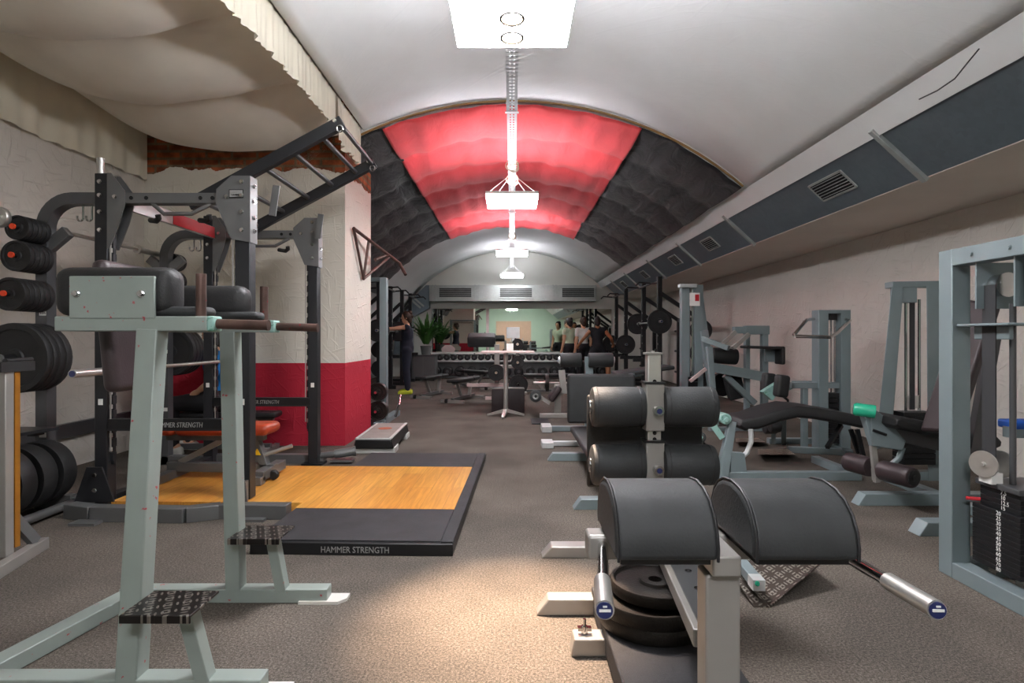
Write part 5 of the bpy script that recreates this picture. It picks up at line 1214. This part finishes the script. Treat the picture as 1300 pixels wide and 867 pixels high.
# low dumbbell bar with plate on the right
c = P(692, 486, 9.6)
barbell('short_barbell', 'short bar with one iron plate resting beside the leg extension bench', 9.6, c.x+.25, c.z, .9, 'x', .2)
simple_plate((c.x+.03, 9.6, c.z), .15, .06, (1, 0, 0), 'iron plate on the short bar beside the leg extension bench', 'plates on the short bar', 'iron')
# ---- dumbbell rack
dr = thing('dumbbell_rack', 'long grey two level dumbbell rack along the mirror wall', 'rack', (-.1, 15.9, 0))
xa, xb = P(545, 0, 15.9).x, P(772, 0, 15.9).x
zt = P(0, 453.5, 15.9).z-.085
b = MB(); b.bar((xa, 15.9, zt-.02), (xb, 15.9, zt-.02), .36, .04); b.build('upper_shelf', 'white_metal', dr, bevel=.004)
b = MB(); b.bar((xa, 16.12, zt+.19), (xb, 16.12, zt+.19), .04, .05); b.build('back_rail', 'white_label', dr, bevel=.004)
b = MB(); b.box(((xa+xb)/2, 16.1, zt/2+.02), (xb-xa, .04, zt-.08)); b.build('back_panel', 'gunmetal_paint', dr)
b = MB(); b.bar((xa, 15.9, .05), (xb, 15.9, .05), .40, .04); b.build('lower_shelf', 'gunmetal_paint', dr)
for i in range(5):
    x = xa+(xb-xa)*i/4
    b = MB(); b.bar((x, 16.13, 0), (x, 16.13, zt+.2), .05, .06, (0, 1, 0)); b.bar((x, 15.6, .015), (x, 16.2, .015), .06, .03); b.build('upright', 'gunmetal_paint', dr, bevel=.004)
def make_db(r, L, label, group):
    t = thing('dumbbell', label, 'dumbbell', (0, 0, 0), group)
    for s in (-1, 1):
        b = MB(); b.lathe([(0, 0), (r*.8, 0), (r, r*.25), (r, L*.32), (r*.85, L*.36), (0, L*.36)], (0, s*L/2, 0), (0, -s, 0), 14); h = b.build('head', 'black_rubber', t, local=True)
        b = MB(); b.lathe([(0, 0), (r*.35, 0), (r*.35, .003), (0, .003)], (0, s*(L/2), 0), (0, s, 0), 12); b.build('end_badge', 'rackgrey_paint', h, local=True)
    b = MB(); b.tube([(0, -L*.2, 0), (0, L*.2, 0)], .016, 8); b.build('handle', 'chrome', t, local=True)
    return t
g1 = 'dumbbells on the upper shelf of the long rack'
d0 = None; n = 26
for i in range(n):
    x = xa+.12+(xb-xa-.24)*i/(n-1)
    lb = 'round black dumbbell on the upper shelf of the long mirror side rack'
    if d0 is None: d0 = make_db(.083, .30, lb, g1); d0.location = (x, 15.88, zt+.086)
    else: dup(d0, (x, 15.88, zt+.086), 0.0, lb)
g2 = 'dumbbells on the lower shelf of the long rack'
d1 = None
for i in range(15):
    x = xa+.2+(xb-xa-.4)*i/14
    lb = 'big round black dumbbell on the lower shelf of the long mirror side rack'
    if d1 is None: d1 = make_db(.13, .40, lb, g2); d1.location = (x, 15.85, .202)
    else: dup(d1, (x, 15.85, .202), 0.0, lb)
# pale notice on the rack
b = MB(); b.prism([(-.17, 0), (.17, 0), (.19, .10), (.08, .20), (-.08, .20), (-.19, .10)], .012, P(569, 447, 15.75)); o = b.build('notice_board', 'pink_white'); tag(o, 'small pale pink notice propped on the left part of the dumbbell rack', 'sign')
# ---- grey cabinet and plant in the back left
cb = thing('low_cabinet', 'low grey cabinet in the back left corner under the plant', 'cabinet', (-2.35, 15.2, 0))
b = MB(); b.box((-2.33, 15.2, .34), (.62, .5, .62)); b.build('body', 'gunmetal_paint', cb, bevel=.006)
b = MB(); b.box((-2.33, 15.2, .665), (.66, .54, .03)); b.build('top', 'rackgrey_paint', cb, bevel=.004)
b = MB()
for s in (-1, 1): b.box((-2.33+s*.155, 14.945, .34), (.295, .012, .56))
b.build('door', 'gunmetal_paint', cb, bevel=.004)
b = MB(); b.box((-2.33, 15.2, .015), (.56, .44, .03)); b.build('plinth', 'black_paint', cb)
pp = thing('potted_plant', 'leafy green potted plant on the low grey cabinet in the back left corner', 'plant', (-2.30, 15.2, .68))
b = MB(); b.lathe([(0, 0), (.11, 0), (.15, .22), (.16, .24), (.145, .24), (.13, .20), (0, .20)], (-2.30, 15.2, .68), (0, 0, 1), 20); b.build('pot', 'pot', pp)
rnd = random.Random(4); b = MB()
for k in range(70):
    a = rnd.uniform(0, 2*PI); L = rnd.uniform(.45, .85); tilt = rnd.uniform(.1, 1.15); d = V((math.cos(a), math.sin(a), 0)); pts = []
    p = V((-2.30, 15.2, .9))+d*.05; w = rnd.uniform(.03, .05); prev = None
    for i in range(8):
        t = i/7; ang = tilt*(.35+1.5*t*t)
        p = p+(d*math.sin(ang)+V((0, 0, math.cos(ang))))*(L/7); q = V((-d.y, d.x, 0))*(w*math.sin(PI*(.12+.88*t))**.7+.002)
        cur = (b.b.verts.new(p-q), b.b.verts.new(p+V((0, 0, -.006))), b.b.verts.new(p+q))
        if prev: b.b.faces.new((prev[0], prev[1], cur[1], cur[0])); b.b.faces.new((prev[1], prev[2], cur[2], cur[1]))
        prev = cur
b.build('leaves', 'leaf', pp, recalc=False)
# ================================================================ people
def person(label, loc, rotz, J, build=1.0, hair='hair_brown', bun=True, top='navy_cloth', legs='navy_cloth', shoes='yellow_shoe', sleeves=0.0, skin='skin', shorts=False, female=True):
    """J: local joint positions, facing +X, z up. One continuous body surface with clothing and hair as children."""
    t = thing('person', label, 'person', loc); t.rotation_euler = (0, 0, rotz)
    def remesh(b, nm, m, vox, par):
        o = b.build(nm, m, par, local=True)
        md = o.modifiers.new('remesh', 'REMESH'); md.mode = 'VOXEL'; md.voxel_size = vox; md.use_smooth_shade = True
        sm = o.modifiers.new('smooth', 'SMOOTH'); sm.iterations = 4; sm.factor = .5
        return o
    def limb(b, pts, rs, n=14):
        for (p, q), (r0, r1) in zip(zip(pts, pts[1:]), zip(rs, rs[1:])):
            p, q = V(p), V(q); b.tube([p, p.lerp(q, .35), q], [r0, r0*.62+r1*.38+.004, r1], n); 
        for p, r in zip(pts, rs): b.sphere(p, r*.985, 7)
    k = build
    hip, waist, chest, neck, head = (V(J[x]) for x in ('hip', 'waist', 'chest', 'neck', 'head'))
    up = (head-neck).normalized(); f = V(J.get('face', (1, 0, 0))).normalized(); side = up.cross(f).normalized()
    def torso(b, g=0.0):
        limb(b, [hip, waist, chest], [(.125 if female else .12)*k+g, .105*k+g, .12*k+g])
        for s in ('l', 'r'):
            limb(b, [chest+V((0, 0, .05)), J['sh_'+s]], [.085*k+g, .058*k+g]); limb(b, [hip, J['hip_'+s]], [.10*k+g, .098*k+g])
            limb(b, [waist, chest.lerp(V(J['sh_'+s]), .55)-V((0, 0, .06))], [.085*k+g, .085*k+g])
    def leg(b, s, g=0.0, to=2):
        pts = [J['hip_'+s], J['knee_'+s], J['ank_'+s]]
        a, c = V(pts[1]), V(pts[2]); calf = a.lerp(c, .3)
        P_, R_ = [V(pts[0]), a, calf, c], [.092*k+g, .058*k+g, .06*k+g, .038*k+g]
        limb(b, P_[:2] if to == 1 else P_, R_[:2] if to == 1 else R_)
    b = MB(); torso(b)
    for s in ('l', 'r'):
        leg(b, s)
        fd = V(J['toe_'+s])-V(J['ank_'+s]); limb(b, [V(J['ank_'+s])+V((0, 0, -.03))-fd*.15, V(J['toe_'+s])], [.042*k, .03*k])
        sh, el, wr = V(J['sh_'+s]), V(J['el_'+s]), V(J['wr_'+s])
        limb(b, [sh, sh.lerp(el, .4), el, el.lerp(wr, .25), wr], [.052*k, .046*k, .037*k, .038*k, .024*k])
        # palm, four fingers and a thumb curled towards 'grip'
        d = (wr-el).normalized(); gr = V(J.get('grip_'+s, (0, 0, -1))).normalized(); sd = d.cross(gr).normalized()
        palm = wr+d*.05; limb(b, [wr, palm, wr+d*.085], [.024*k, .030*k, .024*k])
        for i, (o_, l_) in enumerate(((-.030, .068), (-.010, .078), (.010, .074), (.028, .058))):
            a0 = wr+d*.085+sd*o_; a1 = a0+(d*.8+gr*.5).normalized()*l_*.5; a2 = a1+(d*.15+gr).normalized()*l_*.35; a3 = a2+(gr*.8-d*.6).normalized()*l_*.3
            limb(b, [a0, a1, a2, a3], [.010, .009, .0085, .007], 8)
        th0 = wr+d*.035-sd*.03; limb(b, [th0, th0+(d*.6-sd*.7+gr*.4)*.04, th0+(d*.9-sd*.4+gr*.9)*.06], [.012, .011, .009], 8)
    limb(b, [chest+V((0, 0, .08)), neck, head-up*.07], [.075*k, .052*k, .05*k])
    R = Matrix((f, side, up)).transposed().to_4x4()
    hd = MB(); hd.sphere((0, 0, .015), .095, 12, (1.0, .80, 1.12)); hd.sphere((.03, 0, -.055), .062, 10, (1.0, .82, 1.0)); hd.sphere((.055, 0, -.09), .03, 8, (1, 1, .8))
    hd.lathe([(0, 0), (.008, .0), (.016, -.035), (0, -.045)], (.096, 0, .018), (-.25, 0, 1), 8); hd.sphere((.088, 0, -.055), .018, 6, (.7, 1.3, .5))
    for s in (-1, 1): hd.sphere((-.005, s*.078, -.005), .024, 6, (.7, .3, 1.2)); hd.sphere((.08, s*.03, .035), .02, 6, (.5, 1.1, .5))
    hd.xf(Matrix.Translation(head) @ R)
    tmp = bpy.data.meshes.new('t'); hd.b.to_mesh(tmp); hd.b.free(); b.b.from_mesh(tmp); bpy.data.meshes.remove(tmp)
    body = remesh(b, 'body', skin, .0105, t)
    # eyes and brows
    ey = MB()
    for s in (-1, 1): ey.sphere((.090, s*.03, .018), .009, 6, (.6, 1.2, .7))
    ey.xf(Matrix.Translation(head) @ R); ey.build('eyes', 'hair_dark', t, local=True)
    # hair
    h = MB(); h.sphere((-.014, 0, .03), .104, 12, (1.0, .84, 1.08)); 
    h.sphere((-.05, 0, -.02), .075, 10, (.8, .95, 1.2))
    if bun: h.sphere((-.085, 0, .10), .05, 8); h.sphere((-.11, 0, .04), .035, 8, (1, 1, 1.5))
    for v in list(h.b.verts):
        if v.co.x > .055 and v.co.z < .06: v.co.x = .055-.02*(.06-v.co.z)/.1
    h.xf(Matrix.Translation(head) @ R); h.build('hair', hair, t, local=True)
    c = MB(); torso(c, .010)
    for s in ('l', 'r'):
        if sleeves: sh, el = V(J['sh_'+s]), V(J['el_'+s]); limb(c, [sh, sh.lerp(el, sleeves)], [.066*k, .06*k])
    remesh(c, 'shirt', top, .014, t)
    c = MB(); limb(c, [hip.lerp(waist, .35), hip], [.12*k+.014, .13*k+.014])
    for s in ('l', 'r'): limb(c, [hip, J['hip_'+s]], [.10*k+.014, .098*k+.014]); leg(c, s, .012, 1 if shorts else 2)
    remesh(c, 'shorts' if shorts else 'leggings', legs, .014, t)
    for s in ('l', 'r'):
        c = MB(); a, to = V(J['ank_'+s]), V(J['toe_'+s]); fd = (to-a); fd.z = 0; fd.normalize(); z0 = min(a.z-.08, to.z-.03)
        heel = V((a.x, a.y, z0+.045))-fd*.05; toe = V((to.x, to.y, z0+.035))+fd*.02
        limb(c, [heel, heel.lerp(toe, .5)+V((0, 0, .01)), toe], [.044, .046, .036]); c.bar(heel-fd*.04+V((0, 0, -.035)), toe+fd*.03+V((0, 0, -.025)), .08, .02)
        remesh(c, 'shoe', shoes, .011, t)
    return t
def stand(h=1.64, arm='down', spread=.09, lean=0.0):
    s = h/1.70
    J = dict(hip=(0, 0, .95), waist=(.0+lean*.4, 0, 1.12), chest=(.0+lean, 0, 1.30), neck=(.0+lean*1.15, 0, 1.47), head=(.015+lean*1.3, 0, 1.60),
             hip_l=(0, .09, .90), hip_r=(0, -.09, .90), knee_l=(.015, spread, .49), knee_r=(.015, -spread, .49), ank_l=(-.02, spread, .09), ank_r=(-.02, -spread, .09),
             toe_l=(.13, spread+.02, .03), toe_r=(.13, -spread-.02, .03), sh_l=(lean, .17, 1.40), sh_r=(lean, -.17, 1.40))
    if arm == 'down':
        J.update(el_l=(lean-.02, .21, 1.11), el_r=(lean-.02, -.21, 1.11), wr_l=(lean+.06, .22, .87), wr_r=(lean+.06, -.22, .87), grip_l=(0, -1, 0), grip_r=(0, 1, 0))
    else:
        J.update(el_l=(lean+.26, .20, 1.37), el_r=(lean+.26, -.20, 1.37), wr_l=(lean+.46, .22, 1.36), wr_r=(lean+.46, -.22, 1.36), grip_l=(0, 0, -1), grip_r=(0, 0, -1))
    return {k: tuple(c*s for c in v) for k, v in J.items()}
J = stand(1.64, 'front', .11)
person('woman with brown hair bun in navy sportswear and yellow green shoes reaching for a barbell', (-2.14, 11.6, 0), PI+.12, J, .97)
J = stand(1.62, 'down', .12)
person('person in pale green top, left of the three standing before the mirror', (1.50, 14.9, 0), 2.2, J, 1.0, 'hair_dark', True, 'mint_cloth', 'black_wear', 'black_wear', .35)
J = stand(1.62, 'down', .12)
person('person in white top, middle of the three standing before the mirror', (1.82, 14.5, 0), 1.9, J, 1.0, 'hair_brown', True, 'white_cloth', 'black_wear', 'white_cloth', .5)
J = stand(1.62, 'down', .26, .10)
J['wr_l'] = (.25, .46, .95); J['el_l'] = (.08, .34, 1.12); J['wr_r'] = (.3, -.40, .98); J['el_r'] = (.1, -.33, 1.12)
person('person in black top and shorts, right of the three before the mirror', (2.10, 13.9, 0), 1.5, J, 1.05, 'hair_dark', True, 'black_wear', 'black_wear', 'black_wear', 0, 'skin_tan', True)
# seated person behind the rack and the bench they sit on
J = dict(hip=(0, 0, .53), waist=(.0, 0, .69), chest=(.03, 0, .87), neck=(.06, 0, 1.03), head=(.09, 0, 1.15), hip_l=(.04, .09, .52), hip_r=(.04, -.09, .52), knee_l=(.44, .14, .50), knee_r=(.44, -.14, .50),
         ank_l=(.40, .14, .10), ank_r=(.40, -.14, .10), toe_l=(.55, .15, .03), toe_r=(.55, -.15, .03), sh_l=(.03, .19, .97), sh_r=(.03, -.19, .97), el_l=(-.03, .25, .72), el_r=(-.03, -.25, .72), wr_l=(.16, .16, .62), wr_r=(.16, -.16, .62), grip_l=(0, -.3, -1), grip_r=(0, .3, -1))
person('person in a blue shirt sitting behind the power rack in front of the red wall', (-2.90, 5.69, 0), PI, J, 1.0, 'hair_dark', False, 'blue_wear', 'black_wear', 'white_cloth', .75, female=False)
sb = dup(b0, (-2.88, 5.69, 0), .02, 'black bench with the person in the blue shirt sitting on it')
# ================================================================ give every repeated small piece its own object
def islands(bm):
    seen, out = set(), []
    for v in bm.verts:
        if v in seen: continue
        st, comp = [v], []; seen.add(v)
        while st:
            x = st.pop(); comp.append(x)
            for e in x.link_edges:
                y = e.other_vert(x)
                if y not in seen: seen.add(y); st.append(y)
        out.append(comp)
    return out
SPLIT = {'floor_anchor', 'piping', 'pull_up_grip', 'pad_leg', 'bolt', 'guide_rod', 'screw', 'suspension_wire', 'column_hole_shade', 'stitch_line', 'ankle_roller', 'accessory_hook', 'beam_hole_shade', 'flange', 'swing_arm', 'door', 'cross_rod', 'eyes', 'tray_hanger', 'side_beam', 'buffer_spring'}
for o in [o for o in list(COL.objects) if o.type == 'MESH' and o.parent and o.name.split('.')[0] in SPLIT]:
    base = o.name.split('.')[0]; bm = bmesh.new(); bm.from_mesh(o.data); bm.verts.index_update(); isl = islands(bm)
    if base in ('eyes',): pass
    if not 2 <= len(isl) <= 16: bm.free(); continue
    groups = isl
    if base == 'buffer_spring':   # coils of one spring stay together
        ys = sorted(isl, key=lambda c: c[0].co.y); groups = [sum([c for c in isl if (c[0].co.y+o.parent.location.y) < 2.53], []), sum([c for c in isl if (c[0].co.y+o.parent.location.y) >= 2.53], [])]
        groups = [g for g in groups if g]
    idx = [set(v.index for v in g) for g in groups]; mds = list(o.modifiers)
    for k, ids in enumerate(idx):
        b2 = bm.copy(); bmesh.ops.delete(b2, geom=[v for v in b2.verts if v.index not in ids], context='VERTS')
        me = bpy.data.meshes.new(base); b2.to_mesh(me); b2.free()
        for m in o.data.materials: me.materials.append(m)
        if k == 0: o.data = me
        else:
            q = o.copy(); q.data = me; COL.objects.link(q)
    bm.free()
